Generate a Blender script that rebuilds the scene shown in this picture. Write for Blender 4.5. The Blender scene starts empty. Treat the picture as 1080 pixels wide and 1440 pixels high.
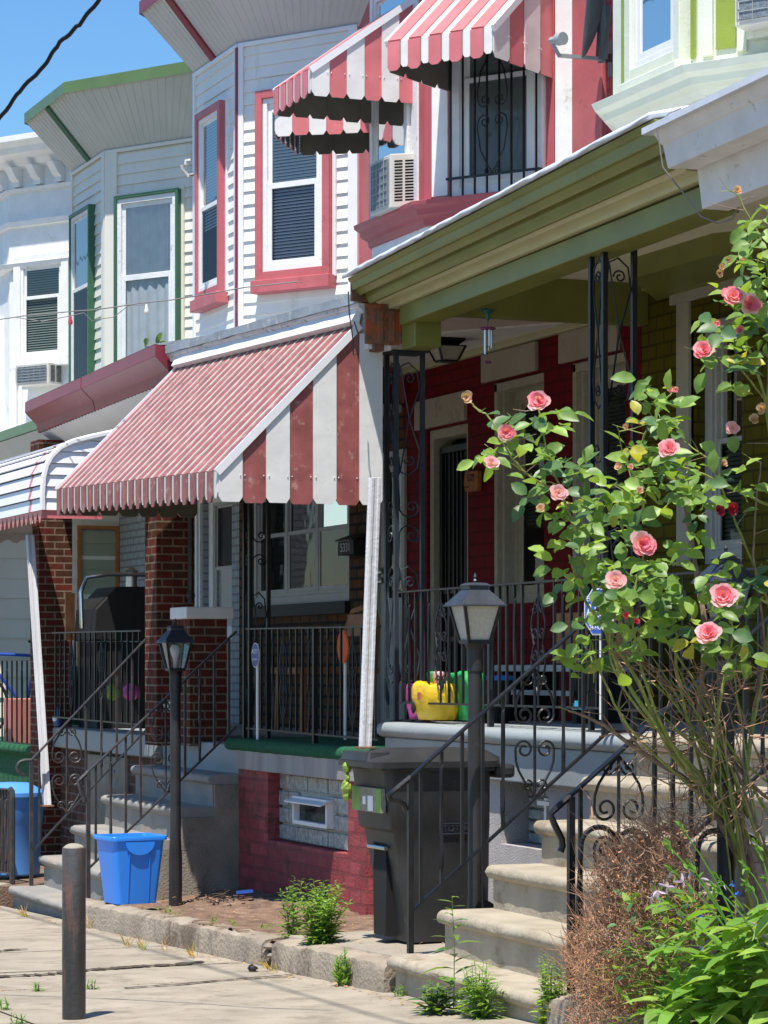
import bpy, bmesh, math, random
from mathutils import Vector as V, Matrix
sin, cos, pi = math.sin, math.cos, math.pi
random.seed(7)
U = random.uniform
# ------------------------------------------------------------------ calibration
# world: +X along the row (to the right), +Y into the houses, Z up. Eye at (0,0,EYE).
AL = math.radians(21.5); SA, CA = sin(AL), cos(AL)
FP, CX, HY, EYE = 3783.0, 540.0, 935.0, 1.53
def ray(x, y):
    r = (x-CX)/FP
    return (-CA+r*SA, SA+r*CA, (HY-y)/FP)
def PY(x, y, d):
    q = ray(x, y); t = d/q[1]; return V((q[0]*t, d, EYE+q[2]*t))
def PX(x, y, a):
    q = ray(x, y); t = -a/q[0]; return V((-a, q[1]*t, EYE+q[2]*t))
def PZ(x, y, z):
    q = ray(x, y); t = (z-EYE)/q[2]; return V((q[0]*t, q[1]*t, z))
def gz(X): return .032*(X+12.0)            # pavement height: the street falls away to the left
def PG(x, y, dz=0):
    z = 0
    for _ in range(12):
        p = PZ(x, y, z+dz); z = gz(p.x)
    return V((p.x, p.y, gz(p.x)+dz))
def bz(X): return .03*(X+12.9)+.115        # bed / low wall top height
class Fr:                                   # a vertical plane seen from outside: s runs to the right, h outwards
    def __init__(s, p0, p1):
        s.o = V((p0[0], p0[1])); u = V((p1[0], p1[1]))-s.o; s.L = u.length; s.u = u/s.L; s.n = V((s.u.y, -s.u.x))
    def pt(f, s, z, h=0):
        q = f.o+f.u*s+f.n*h; return V((q.x, q.y, z))
    def px(f, x, y):
        q = ray(x, y); det = q[0]*(-f.u.y)+q[1]*f.u.x
        t = (f.o.x*(-f.u.y)+f.o.y*f.u.x)/det
        p = V((q[0]*t, q[1]*t)); return ((p-f.o).dot(f.u), EYE+q[2]*t)
    def off(f, h):
        g = Fr.__new__(Fr); g.o = f.o+f.n*h; g.u = f.u; g.n = f.n; g.L = f.L; return g
def FY(d): return Fr((0, d), (1, d))
def FX(a): return Fr((-a, 0), (-a, 1))
# ------------------------------------------------------------------ mesh builder
col = bpy.context.scene.collection
class MB:
    def __init__(s): s.v = []; s.f = []; s.m = []; s.cur = 0
    def add(s, vs, fs):
        n = len(s.v); s.v += [tuple(p) for p in vs]
        for f in fs: s.f.append([i+n for i in f]); s.m.append(s.cur)
        return s
    def hexa(s, p):      # 8 points: bottom loop 0-3, top loop 4-7
        return s.add(p, [(0,3,2,1), (4,5,6,7), (0,1,5,4), (1,2,6,5), (2,3,7,6), (3,0,4,7)])
    def box(s, x0, x1, y0, y1, z0, z1):
        return s.hexa([(x0,y0,z0), (x1,y0,z0), (x1,y1,z0), (x0,y1,z0), (x0,y0,z1), (x1,y0,z1), (x1,y1,z1), (x0,y1,z1)])
    def fb(s, F, s0, s1, z0, z1, h0, h1):
        return s.hexa([F.pt(s0,z0,h1), F.pt(s1,z0,h1), F.pt(s1,z0,h0), F.pt(s0,z0,h0), F.pt(s0,z1,h1), F.pt(s1,z1,h1), F.pt(s1,z1,h0), F.pt(s0,z1,h0)])
    def loft(s, loops, caps=True, closed=True):
        n = len(loops[0]); vs = [p for l in loops for p in l]; fs = []
        for k in range(len(loops)-1):
            for i in range(n if closed else n-1):
                j = (i+1) % n; fs.append((k*n+i, k*n+j, (k+1)*n+j, (k+1)*n+i))
        if caps: fs.append(tuple(range(n))[::-1]); fs.append(tuple((len(loops)-1)*n+i for i in range(n)))
        return s.add(vs, fs)
    def poly(s, F, pts, h0, h1):
        return s.loft([[F.pt(a, z, h0) for a, z in pts], [F.pt(a, z, h1) for a, z in pts]])
    def quad(s, *p): return s.add(p, [tuple(range(len(p)))])
    def frame(s, F, s0, s1, z0, z1, w, h0, h1, wb=None, wt=None):
        wb = w if wb is None else wb; wt = w if wt is None else wt
        s.fb(F, s0, s0+w, z0, z1, h0, h1); s.fb(F, s1-w, s1, z0, z1, h0, h1)
        s.fb(F, s0+w, s1-w, z0, z0+wb, h0, h1); s.fb(F, s0+w, s1-w, z1-wt, z1, h0, h1); return s
    def tube(s, pts, r, n=6, caps=True, r1=None, closed=False):
        pts = [V(p) for p in pts]; N = len(pts); rs = r if isinstance(r, (list, tuple)) else [r+(0 if r1 is None else (r1-r)*i/(N-1)) for i in range(N)]
        t = (pts[1]-pts[0]).normalized(); up = V((0,0,1)) if abs(t.z) < .9 else V((1,0,0))
        a = t.cross(up).normalized(); loops = []
        for i in range(N):
            if closed: t = pts[(i+1) % N]-pts[i-1]
            else: t = pts[min(i+1, N-1)]-pts[max(i-1, 0)]
            if t.length < 1e-9: t = V((0,0,1))
            t.normalize(); a = (a-t*a.dot(t))
            if a.length < 1e-6: a = t.orthogonal()
            a.normalize(); b = t.cross(a)
            loops.append([pts[i]+(a*cos(2*pi*k/n)+b*sin(2*pi*k/n))*rs[i] for k in range(n)])
        if closed: loops.append(loops[0]); caps = False
        return s.loft(loops, caps)
    def bar(s, p, q, w, h=None):
        p, q = V(p), V(q); t = (q-p).normalized(); h = w if h is None else h
        up = V((0,0,1)) if abs(t.z) < .9 else V((0,1,0)); a = t.cross(up).normalized()*w/2; b = a.normalized().cross(t)*h/2
        return s.loft([[c+a+b, c-a+b, c-a-b, c+a-b] for c in (p, q)])
    def twist(s, p, q, w, turns=5, n=30):
        p, q = V(p), V(q); loops = []
        for i in range(n+1):
            k = i/n; c = p.lerp(q, k); m = min(1, max(0, (k-.12)/.76)); an = m*turns*pi*2+pi/4
            loops.append([c+V((cos(an+j*pi/2), sin(an+j*pi/2), 0))*w*.707 for j in range(4)])
        return s.loft(loops)
    def lathe(s, c, prof, n=20, rot=0, sx=1, sy=1):
        c = V(c); return s.loft([[c+V((cos(2*pi*k/n+rot)*r*sx, sin(2*pi*k/n+rot)*r*sy, z)) for k in range(n)] for r, z in prof])
    def ell(s, c, r, n=12, m=8, jit=0):
        c = V(c); L = []
        for i in range(m+1):
            th = pi*(.02+.96*i/m); L.append([c+V((r[0]*sin(th)*cos(2*pi*k/n), r[1]*sin(th)*sin(2*pi*k/n), -r[2]*cos(th)))*(1+U(-jit, jit)) for k in range(n)])
        return s.loft(L)
    def build(s, name, mats, parent=None, smooth=False, bevel=0, recalc=True, solid=0):
        if not isinstance(mats, (list, tuple)): mats = [mats]
        o = V((0,0,0))
        if parent is not None: o = WL[parent.name]
        else:
            xs = [p[0] for p in s.v]; ys = [p[1] for p in s.v]; zs = [p[2] for p in s.v]
            o = V(((min(xs)+max(xs))/2, (min(ys)+max(ys))/2, min(zs)))
        me = bpy.data.meshes.new(name); me.from_pydata([(p[0]-o.x, p[1]-o.y, p[2]-o.z) for p in s.v], [], s.f)
        for m in mats: me.materials.append(M[m] if isinstance(m, str) else m)
        me.polygons.foreach_set('material_index', s.m)
        if recalc:
            bm = bmesh.new(); bm.from_mesh(me); bmesh.ops.recalc_face_normals(bm, faces=bm.faces); bm.to_mesh(me); bm.free()
        if smooth: me.polygons.foreach_set('use_smooth', [True]*len(me.polygons))
        ob = bpy.data.objects.new(name, me); col.objects.link(ob)
        if parent is None: ob.location = o
        else: ob.parent = parent
        WL[ob.name] = o
        if bevel:
            b = ob.modifiers.new('b', 'BEVEL'); b.width = bevel; b.segments = 2; b.limit_method = 'ANGLE'; b.angle_limit = math.radians(40)
        if smooth and smooth != 2:
            e = ob.modifiers.new('e', 'EDGE_SPLIT'); e.split_angle = math.radians(42)
        if solid:
            e = ob.modifiers.new('s', 'SOLIDIFY'); e.thickness = solid
        return ob
WL = {}                                     # world position each object's mesh is relative to
def tag(o, label, cat, group=None, kind=None):
    o['label'] = label; o['category'] = cat
    if group: o['group'] = group
    if kind: o['kind'] = kind
    return o
def thing(name, loc, label, cat, group=None):
    o = bpy.data.objects.new(name, None); col.objects.link(o); o.location = loc; o.empty_display_size = .1; WL[o.name] = V(loc)
    return tag(o, label, cat, group)
def struct(o): o['kind'] = 'structure'; return o
def clone(root, loc):                       # a copy of a thing with copies of its parts and sub-parts
    def rec(o, par):
        c = o.copy(); col.objects.link(c)
        if par is not None: c.parent = par
        WL[c.name] = WL[o.name]
        for ch in [q for q in ALL() if q.parent == o]: rec(ch, c)
        return c
    r = rec(root, None); r.location = loc; return r
def ALL(): return list(col.objects)
def text(body, F, s, z, size, mat, parent, h=.004, name='lettering', align='CENTER', ext=.001, sx=1.0, rot=0):
    cu = bpy.data.curves.new(name, 'FONT'); cu.body = body; cu.size = size; cu.extrude = ext; cu.align_x = align; cu.align_y = 'CENTER'
    t = bpy.data.objects.new('tmp', cu); me = bpy.data.meshes.new_from_object(t); bpy.data.objects.remove(t)
    p = F.pt(s, z, h); o = WL[parent.name] if parent else V((0,0,0))
    c, sn = cos(rot), sin(rot)
    for v in me.vertices:
        x, y, w = v.co; x, y = (x*c-y*sn)*sx, x*sn+y*c; q = p+V((F.u.x*x+F.n.x*w, F.u.y*x+F.n.y*w, y)); v.co = q-o
    me.materials.clear(); me.materials.append(M[mat]); ob = bpy.data.objects.new(name, me); col.objects.link(ob)
    if parent: ob.parent = parent
    WL[ob.name] = o; return ob
# ------------------------------------------------------------------ materials
M = {}
def mat(name, c, rough=.6, var=.12, scale=5, bump=.0, bscale=60, metal=0, dirt=None, dscale=3, damt=.5, spec=.5, extra=None, sheen=0, streak=False):
    m = bpy.data.materials.new(name); m.use_nodes = True; nt = m.node_tree; N = nt.nodes; L = nt.links; b = N['Principled BSDF']
    geo = N.new('ShaderNodeNewGeometry'); no = N.new('ShaderNodeTexNoise'); no.inputs['Scale'].default_value = scale; no.inputs['Detail'].default_value = 6
    if streak:
        mp = N.new('ShaderNodeMapping'); mp.inputs['Scale'].default_value = (1, 1, .12); L.new(geo.outputs['Position'], mp.inputs['Vector']); src = mp.outputs[0]
    else: src = geo.outputs['Position']
    L.new(src, no.inputs['Vector'])
    r = N.new('ShaderNodeValToRGB'); r.color_ramp.elements[0].position = .3; r.color_ramp.elements[1].position = .72
    r.color_ramp.elements[0].color = [x*(1-var) for x in c]+[1]; r.color_ramp.elements[1].color = [min(1, x*(1+var)) for x in c]+[1]
    L.new(no.outputs['Fac'], r.inputs['Fac']); out = r.outputs['Color']
    if dirt:
        n2 = N.new('ShaderNodeTexNoise'); n2.inputs['Scale'].default_value = dscale; n2.inputs['Detail'].default_value = 10; n2.inputs['Roughness'].default_value = .7
        L.new(src, n2.inputs['Vector']); r2 = N.new('ShaderNodeValToRGB'); r2.color_ramp.elements[0].position = 1-damt; r2.color_ramp.elements[1].position = min(1, 1-damt+.12)
        L.new(n2.outputs['Fac'], r2.inputs['Fac']); mx = N.new('ShaderNodeMix'); mx.data_type = 'RGBA'
        L.new(r2.outputs['Color'], mx.inputs[0]); L.new(out, mx.inputs[6]); mx.inputs[7].default_value = list(dirt)+[1]; out = mx.outputs[2]
    L.new(out, b.inputs['Base Color']); b.inputs['Roughness'].default_value = rough; b.inputs['Metallic'].default_value = metal
    b.inputs['Specular IOR Level'].default_value = spec
    if bump:
        n3 = N.new('ShaderNodeTexNoise'); n3.inputs['Scale'].default_value = bscale; n3.inputs['Detail'].default_value = 5; L.new(geo.outputs['Position'], n3.inputs['Vector'])
        bp = N.new('ShaderNodeBump'); bp.inputs['Strength'].default_value = bump; bp.inputs['Distance'].default_value = .01
        L.new(n3.outputs['Fac'], bp.inputs['Height']); L.new(bp.outputs[0], b.inputs['Normal'])
    M[name] = m; return m
def brick(name, c1, c2, mo, w=.21, h=.072, ms=.009, bump=.5, rough=.85, bias=0, dirt=None, damt=.4, mortar_smooth=.1, var=.25):
    m = mat(name, c1, rough); nt = m.node_tree; N = nt.nodes; L = nt.links; b = N['Principled BSDF']
    geo = [n for n in N if n.type == 'NEW_GEOMETRY'][0]
    sx = N.new('ShaderNodeSeparateXYZ'); L.new(geo.outputs['Position'], sx.inputs[0]); ad = N.new('ShaderNodeMath'); ad.operation = 'ADD'
    L.new(sx.outputs[0], ad.inputs[0]); L.new(sx.outputs[1], ad.inputs[1]); cb = N.new('ShaderNodeCombineXYZ'); L.new(ad.outputs[0], cb.inputs[0]); L.new(sx.outputs[2], cb.inputs[1])
    bt = N.new('ShaderNodeTexBrick'); L.new(cb.outputs[0], bt.inputs['Vector']); bt.inputs['Scale'].default_value = 1
    bt.inputs['Color1'].default_value = list(c1)+[1]; bt.inputs['Color2'].default_value = list(c2)+[1]; bt.inputs['Mortar'].default_value = list(mo)+[1]
    bt.inputs['Brick Width'].default_value = w; bt.inputs['Row Height'].default_value = h; bt.inputs['Mortar Size'].default_value = ms
    bt.inputs['Mortar Smooth'].default_value = mortar_smooth; bt.inputs['Bias'].default_value = bias
    no = N.new('ShaderNodeTexNoise'); no.inputs['Scale'].default_value = 9; no.inputs['Detail'].default_value = 8; L.new(geo.outputs['Position'], no.inputs['Vector'])
    mr = N.new('ShaderNodeMapRange'); mr.inputs[3].default_value = 1-var*1.6; mr.inputs[4].default_value = 1+var*1.6; L.new(no.outputs['Fac'], mr.inputs[0])
    mx = N.new('ShaderNodeVectorMath'); mx.operation = 'SCALE'; L.new(bt.outputs['Color'], mx.inputs[0]); L.new(mr.outputs[0], mx.inputs[3]); out = mx.outputs[0]
    if dirt:
        n2 = N.new('ShaderNodeTexNoise'); n2.inputs['Scale'].default_value = 4; n2.inputs['Detail'].default_value = 12; n2.inputs['Roughness'].default_value = .75; L.new(geo.outputs['Position'], n2.inputs['Vector'])
        r2 = N.new('ShaderNodeValToRGB'); r2.color_ramp.elements[0].position = 1-damt; r2.color_ramp.elements[1].position = 1-damt+.05; L.new(n2.outputs['Fac'], r2.inputs['Fac'])
        m2 = N.new('ShaderNodeMix'); m2.data_type = 'RGBA'; L.new(r2.outputs[0], m2.inputs[0]); L.new(out, m2.inputs[6]); m2.inputs[7].default_value = list(dirt)+[1]; out = m2.outputs[2]
    L.new(out, b.inputs['Base Color'])
    n3 = N.new('ShaderNodeTexNoise'); n3.inputs['Scale'].default_value = 50; L.new(geo.outputs['Position'], n3.inputs['Vector'])
    m3 = N.new('ShaderNodeMath'); m3.operation = 'MULTIPLY_ADD'; m3.inputs[1].default_value = .35; L.new(n3.outputs['Fac'], m3.inputs[0])
    inv = N.new('ShaderNodeMath'); inv.operation = 'SUBTRACT'; inv.inputs[0].default_value = 1; L.new(bt.outputs['Fac'], inv.inputs[1]); L.new(inv.outputs[0], m3.inputs[2])
    bp = N.new('ShaderNodeBump'); bp.inputs['Strength'].default_value = bump; bp.inputs['Distance'].default_value = .012; L.new(m3.outputs[0], bp.inputs['Height']); L.new(bp.outputs[0], b.inputs['Normal']); b.inputs['Specular IOR Level'].default_value = .15
    return m
def glass(name, tint=(.75,.8,.8), refl=.35, ior=1.45):
    m = bpy.data.materials.new(name); m.use_nodes = True; nt = m.node_tree; N = nt.nodes; L = nt.links; N.clear()
    o = N.new('ShaderNodeOutputMaterial'); mx = N.new('ShaderNodeMixShader'); t = N.new('ShaderNodeBsdfTransparent'); g = N.new('ShaderNodeBsdfGlossy')
    t.inputs[0].default_value = list(tint)+[1]; g.inputs['Roughness'].default_value = .03; fr = N.new('ShaderNodeFresnel'); fr.inputs[0].default_value = ior
    ad = N.new('ShaderNodeMath'); ad.operation = 'MULTIPLY_ADD'; ad.inputs[1].default_value = .9; ad.inputs[2].default_value = refl; ad.use_clamp = True
    no = N.new('ShaderNodeTexNoise'); no.inputs['Scale'].default_value = 2.2; bp = N.new('ShaderNodeBump'); bp.inputs['Strength'].default_value = .12; bp.inputs['Distance'].default_value = .03
    ge = N.new('ShaderNodeNewGeometry'); L.new(ge.outputs['Position'], no.inputs['Vector']); L.new(no.outputs['Fac'], bp.inputs['Height']); L.new(bp.outputs[0], g.inputs['Normal'])
    L.new(fr.outputs[0], ad.inputs[0]); L.new(ad.outputs[0], mx.inputs[0]); L.new(t.outputs[0], mx.inputs[1]); L.new(g.outputs[0], mx.inputs[2]); L.new(mx.outputs[0], o.inputs[0]); M[name] = m
def leafmat(name, c, tr=.35, var=.35, rough=.45, scale=25):
    m = mat(name, c, rough, var, scale); nt = m.node_tree; N = nt.nodes; L = nt.links; b = N['Principled BSDF']; o = N['Material Output']
    t = N.new('ShaderNodeBsdfTranslucent'); t.inputs[0].default_value = (min(1, c[0]*2.2), min(1, c[1]*2.0), c[2]*.8, 1)
    oi = N.new('ShaderNodeObjectInfo')
    mx = N.new('ShaderNodeMixShader'); mx.inputs[0].default_value = tr; L.new(b.outputs[0], mx.inputs[1]); L.new(t.outputs[0], mx.inputs[2]); L.new(mx.outputs[0], o.inputs[0])
RUST = (.12, .045, .018)
mat('white_siding', (.80,.785,.74), .45, .04, 3, .1, 8, dirt=(.66,.63,.56), damt=.42, dscale=3, streak=True)
mat('cream_siding', (.70,.675,.60), .45, .05, 3, .1, 8, dirt=(.54,.51,.44), damt=.42, dscale=3, streak=True)
mat('white_paint', (.78,.78,.77), .45, .06, 8, .15, 30, dirt=(.50,.48,.44), damt=.40, dscale=7)
mat('post_paint', (.52,.52,.53), .5, .1, 6, .2, 30, dirt=(.30,.25,.21), damt=.40, dscale=8, streak=True)
mat('white_old', (.72,.72,.73), .6, .08, 8, .35, 40, dirt=(.22,.2,.17), damt=.40, dscale=9)
mat('peeling', (.66,.64,.64), .7, .1, 8, .5, 40, dirt=(.10,.08,.07), damt=.44, dscale=12)
mat('white_metal', (.78,.78,.80), .35, .05, 4, dirt=(.55,.50,.45), damt=.36, dscale=8)
mat('coral', (.48,.12,.13), .5, .10, 5, .2, 25, dirt=(.36,.085,.09), damt=.42, dscale=7)
mat('coral_trim', (.40,.085,.10), .45, .08, 6, .08, 25, dirt=(.22,.05,.055), damt=.38, dscale=6)
mat('burgundy', (.22,.028,.045), .4, .10, 5, dirt=(.36,.11,.12), damt=.38, dscale=4)
mat('awning_red', (.60,.17,.18), .42, .14, 4, .5, 7, dirt=(.50,.20,.19), damt=.40, dscale=10, streak=False)
mat('awning_redt', (.29,.085,.08), .5, .25, 9, .2, 12, dirt=(.46,.27,.23), damt=.44, dscale=14)
mat('awning_white', (.72,.71,.69), .42, .07, 5, .5, 7, dirt=(.42,.36,.28), damt=.38, dscale=9)
mat('awning_rust', (.26,.17,.09), .6, .4, 14, dirt=(.60,.56,.48), damt=.5, dscale=11)
mat('awning_white_old', (.52,.48,.42), .5, .15, 8, .3, 20, dirt=(.30,.23,.15), damt=.45, dscale=12)
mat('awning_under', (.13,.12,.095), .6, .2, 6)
mat('olive', (.20,.21,.047), .42, .14, 3, .12, 14, dirt=(.23,.25,.08), damt=.38, dscale=5)
mat('olive_light', (.34,.37,.15), .45, .08, 4)
mat('lime', (.26,.33,.045), .5, .1, 6, .2, 40)
mat('cream_paint', (.50,.49,.29), .45, .08, 6, .1, 30, dirt=(.38,.36,.2), damt=.36)
mat('palegreen', (.68,.71,.58), .45, .06, 6, .2, 60, dirt=(.36,.42,.3), damt=.37, dscale=8)
mat('green_trim', (.035,.115,.06), .45, .12, 6)
mat('green_fascia', (.105,.18,.065), .4, .10, 4, dirt=(.10,.19,.07), damt=.42, dscale=4)
mat('soffit', (.52,.51,.49), .5, .05, 3)
mat('soffit_white', (.78,.78,.77), .5, .05, 3, dirt=(.62,.5,.4), damt=.33)
mat('ceiling_pink', (.60,.50,.47), .6, .08, 2, .1, 20)
mat('ceiling_cream', (.80,.75,.56), .5, .06, 2)
mat('lintel', (.42,.39,.31), .75, .10, 5, .2, 40, dirt=(.30,.275,.22), damt=.42, dscale=5, spec=.2)
mat('casing', (.42,.395,.31), .7, .12, 20, .1, 40)
mat('grey_casing', (.44,.44,.41), .6, .06, 10)
mat('iron', (.007,.008,.010), .42, .4, 20, .1, 80, spec=.45)
mat('iron_rusty', (.035,.032,.033), .5, .4, 15, .25, 90, dirt=RUST, damt=.44, dscale=9)
mat('iron_blue', (.028,.036,.048), .45, .3, 10, .15, 60)
mat('black', (.008,.008,.009), .6, .3, 8)
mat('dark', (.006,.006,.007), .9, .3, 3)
mat('flash', (.62,.66,.72), .55, .08, 5, .25, 15, dirt=(.45,.48,.52), damt=.38, dscale=5)
mat('grey_flash', (.30,.34,.37), .55, .2, 8, .4, 25, dirt=(.5,.5,.46), damt=.45, dscale=14)
mat('rot_wood', (.20,.10,.06), .85, .4, 12, .8, 40, dirt=(.42,.10,.03), damt=.5, dscale=9)
mat('dark_wood', (.06,.04,.03), .8, .3, 12)
mat('orange_wood', (.42,.15,.04), .5, .2, 12)
mat('brown_wood', (.36,.15,.05), .5, .3, 12)
mat('concrete', (.30,.265,.21), .9, .12, 5, .5, 70, dirt=(.27,.235,.18), damt=.45, dscale=2.5)
mat('pavement', (.335,.29,.225), .92, .16, 3.5, .8, 110, dirt=(.235,.20,.15), damt=.49, dscale=4.5)
mat('curb', (.30,.25,.19), .95, .28, 4, 1.0, 45, dirt=(.13,.095,.065), damt=.50, dscale=3)
mat('tan_step', (.345,.30,.225), .85, .18, 6, .55, 45, dirt=(.215,.165,.105), damt=.46, dscale=4)
mat('grey_ledge', (.27,.30,.305), .6, .06, 4, .25, 25, dirt=(.36,.36,.34), damt=.40, dscale=6)
mat('grey_step', (.25,.24,.22), .8, .16, 4, .3, 40, dirt=(.32,.26,.19), damt=.46, dscale=4)
mat('sill_stone', (.30,.285,.27), .8, .2, 7, .2, 30, streak=True, dirt=(.42,.38,.31), damt=.45)
mat('stucco', (.42,.40,.39), .95, .1, 8, 1.0, 130)
mat('stucco_brown', (.24,.21,.165), .95, .2, 5, .6, 70, dirt=(.13,.11,.09), damt=.45)
mat('carpet', (.012,.13,.055), .95, .3, 40, 1.0, 400)
mat('soil', (.17,.105,.07), 1, .4, 8, 1.0, 60, dirt=(.27,.19,.13), damt=.46, dscale=12)
mat('asphalt', (.06,.06,.06), .95, .2, 6, .5, 120)
mat('gap_dirt', (.07,.05,.035), 1, .4, 30, .8, 100)
mat('plastic_black', (.021,.021,.022), .5, .4, 5, .15, 90, dirt=(.06,.058,.055), damt=.38, dscale=9)
mat('plastic_blue', (.025,.23,.80), .38, .06, 3, dirt=(.10,.27,.62), damt=.34, dscale=9)
mat('plastic_blue_light', (.09,.29,.70), .4, .08, 4)
mat('steel', (.55,.55,.55), .3, .1, 10, metal=1)
mat('dish_grey', (.13,.15,.17), .45, .1, 8)
mat('dish_light', (.33,.35,.36), .45, .1, 8)
mat('ac_beige', (.62,.60,.54), .45, .05, 8)
mat('ac_coil', (.16,.19,.22), .5, .35, 60, .8, 160)
mat('blind', (.72,.74,.76), .5, .04, 3)
mat('blind_green', (.34,.38,.29), .5, .05, 3)
mat('curtain', (.80,.80,.80), .8, .08, 10)
mat('wire', (.01,.01,.01), .6)
mat('wire_grey', (.20,.19,.18), .6)
mat('bulb_white', (.75,.73,.68), .3)
mat('bulb_red', (.45,.05,.05), .3)
mat('lamp_glass', (.46,.45,.39), .35, .1, 60, .5, 120)
mat('yellow_bag', (.78,.50,.02), .35, .12, 12, .6, 30)
mat('bag_green', (.03,.36,.09), .4, .2, 12)
mat('bag_pink', (.55,.06,.30), .4, .4, 25)
mat('teal', (.03,.15,.13), .5, .2, 12)
mat('green_hose', (.02,.34,.22), .35, .1, 12)
mat('sign_blue', (.03,.10,.45), .4, .05, 4)
mat('sign_navy', (.07,.10,.26), .4, .05, 4)
mat('sign_orange', (.75,.13,.02), .4, .05, 4)
mat('sign_white', (.8,.8,.8), .4, .03, 4)
mat('statue', (.24,.27,.30), .8, .3, 14, .5, 60)
mat('bike_blue', (.02,.07,.42), .3)
mat('chrome', (.6,.6,.6), .2, metal=1)
mat('number_dark', (.04,.02,.01), .6)
mat('number_white', (.6,.6,.58), .5)
mat('plaque', (.36,.12,.02), .6, .25, 20, .3, 60)
mat('glassblock', (.30,.33,.32), .16, .35, 26, .8, 34, spec=.8)
mat('grout', (.50,.47,.38), .9, .1, 20)
mat('pink_box', (.45,.16,.13), .7)
mat('sticker_green', (.16,.33,.05), .5, .1, 20)
mat('sticker_brown', (.23,.22,.18), .5, .3, 40)
mat('bag_lime', (.22,.32,.04), .35, .3, 20)
mat('bark', (.24,.17,.12), .9, .35, 30, .6, 60)
mat('cane', (.24,.27,.06), .6, .4, 20)
mat('dead_twig', (.37,.21,.125), .9, .35, 20)
mat('dead_bit', (.42,.195,.095), .9, .4, 20)
mat('rose_pale', (.75,.36,.36), .6, .2, 40)
mat('yellow_glass', (.7,.42,.12), .3)
leafmat('leaf', (.15,.26,.055)); leafmat('leaf_light', (.25,.38,.075)); leafmat('leaf_dark', (.075,.155,.05), .25)
leafmat('weed', (.14,.27,.05)); leafmat('hosta', (.15,.30,.05), .35, .25, .4, 12); leafmat('grassy', (.17,.30,.06)); leafmat('leaf_yellow', (.38,.36,.05))
leafmat('petal', (.84,.20,.29), .35, .2, .6, 60); leafmat('petal_light', (.92,.42,.50), .4, .2, .6, 60); leafmat('petal_dead', (.55,.33,.22), .3); leafmat('petal_dark', (.35,.02,.05), .3)
leafmat('lavender', (.48,.38,.62), .4); leafmat('dry_grass', (.50,.32,.13), .3)
brick('painted_coral', (.36,.075,.085), (.33,.065,.075), (.27,.05,.06), w=.20, h=.068, bump=.5, rough=.5, var=.1)
brick('base_red', (.33,.075,.08), (.25,.05,.055), (.22,.06,.06), w=.19, h=.085, ms=.010, bump=1.0, rough=.6, dirt=(.14,.055,.045), damt=.46, var=.25)
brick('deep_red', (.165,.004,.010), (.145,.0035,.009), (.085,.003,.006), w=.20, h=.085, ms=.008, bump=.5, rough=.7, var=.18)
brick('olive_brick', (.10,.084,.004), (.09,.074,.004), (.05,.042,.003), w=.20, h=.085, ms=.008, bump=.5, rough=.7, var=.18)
brick('white_brick', (.36,.39,.41), (.32,.35,.37), (.20,.21,.23), w=.20, h=.072, bump=.6, rough=.6, var=.12)
brick('pillar_brick', (.125,.022,.016), (.06,.028,.016), (.19,.145,.105), w=.165, h=.060, ms=.0065, bump=.9, var=.5)
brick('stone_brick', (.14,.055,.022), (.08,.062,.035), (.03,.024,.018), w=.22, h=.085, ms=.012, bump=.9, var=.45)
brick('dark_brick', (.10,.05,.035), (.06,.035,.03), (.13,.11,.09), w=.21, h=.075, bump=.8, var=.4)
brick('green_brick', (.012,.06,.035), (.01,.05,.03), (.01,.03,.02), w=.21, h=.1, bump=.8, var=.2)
glass('screen', (.62,.66,.70), .0, 1.2); glass('pane', (.80,.84,.85), .05); glass('pane_dark', (.45,.48,.48), .0, 1.3); glass('pane_sky', (.35,.4,.45), .34)
# ------------------------------------------------------------------ world, light, camera
sc = bpy.context.scene
LD = V((-.30, .26, -1.0)).normalized()
w = bpy.data.worlds.new('World'); sc.world = w; w.use_nodes = True; nt = w.node_tree
sky = nt.nodes.new('ShaderNodeTexSky'); sky.sky_type = 'NISHITA'; sky.sun_disc = False
sky.sun_elevation = math.asin(-LD.z); sky.sun_rotation = math.atan2(-LD.x, -LD.y); sky.ozone_density = 2.5; sky.air_density = 1.0; sky.dust_density = .3
bg = nt.nodes['Background']; hs = nt.nodes.new('ShaderNodeHueSaturation'); hs.inputs['Saturation'].default_value = 1.3; nt.links.new(sky.outputs[0], hs.inputs['Color']); nt.links.new(hs.outputs[0], bg.inputs[0]); bg.inputs[1].default_value = .115
sl = bpy.data.lights.new('sun', 'SUN'); sl.energy = 4.9; sl.angle = math.radians(.5); sl.color = (1, .94, .86)
so = bpy.data.objects.new('sun', sl); col.objects.link(so); so.rotation_euler = LD.to_track_quat('-Z', 'Y').to_euler(); so.location = (0, 0, 30)
cam = bpy.data.cameras.new('camera'); co = bpy.data.objects.new('camera', cam); col.objects.link(co); sc.camera = co
co.location = (0, 0, EYE); co.rotation_euler = V((-CA, SA, 0)).to_track_quat('-Z', 'Y').to_euler()
cam.sensor_fit = 'HORIZONTAL'; cam.sensor_width = 36; cam.lens = 36*FP/1080; cam.shift_y = (HY-720)/1080; cam.clip_start = .1; cam.clip_end = 2000
sc.view_settings.view_transform = 'Standard'; sc.view_settings.look = 'None'; sc.view_settings.exposure = .6
# ------------------------------------------------------------------ common numbers
DW, DB = 7.56, 6.895                         # house front wall, bay front
A = [7.02, 10.94, 14.86, 18.78, 22.70, 26.62, 30.54, 34.46]   # party lines (distance to the left of the eye)
def fw(a, d): return a*CA+d*SA
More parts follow.
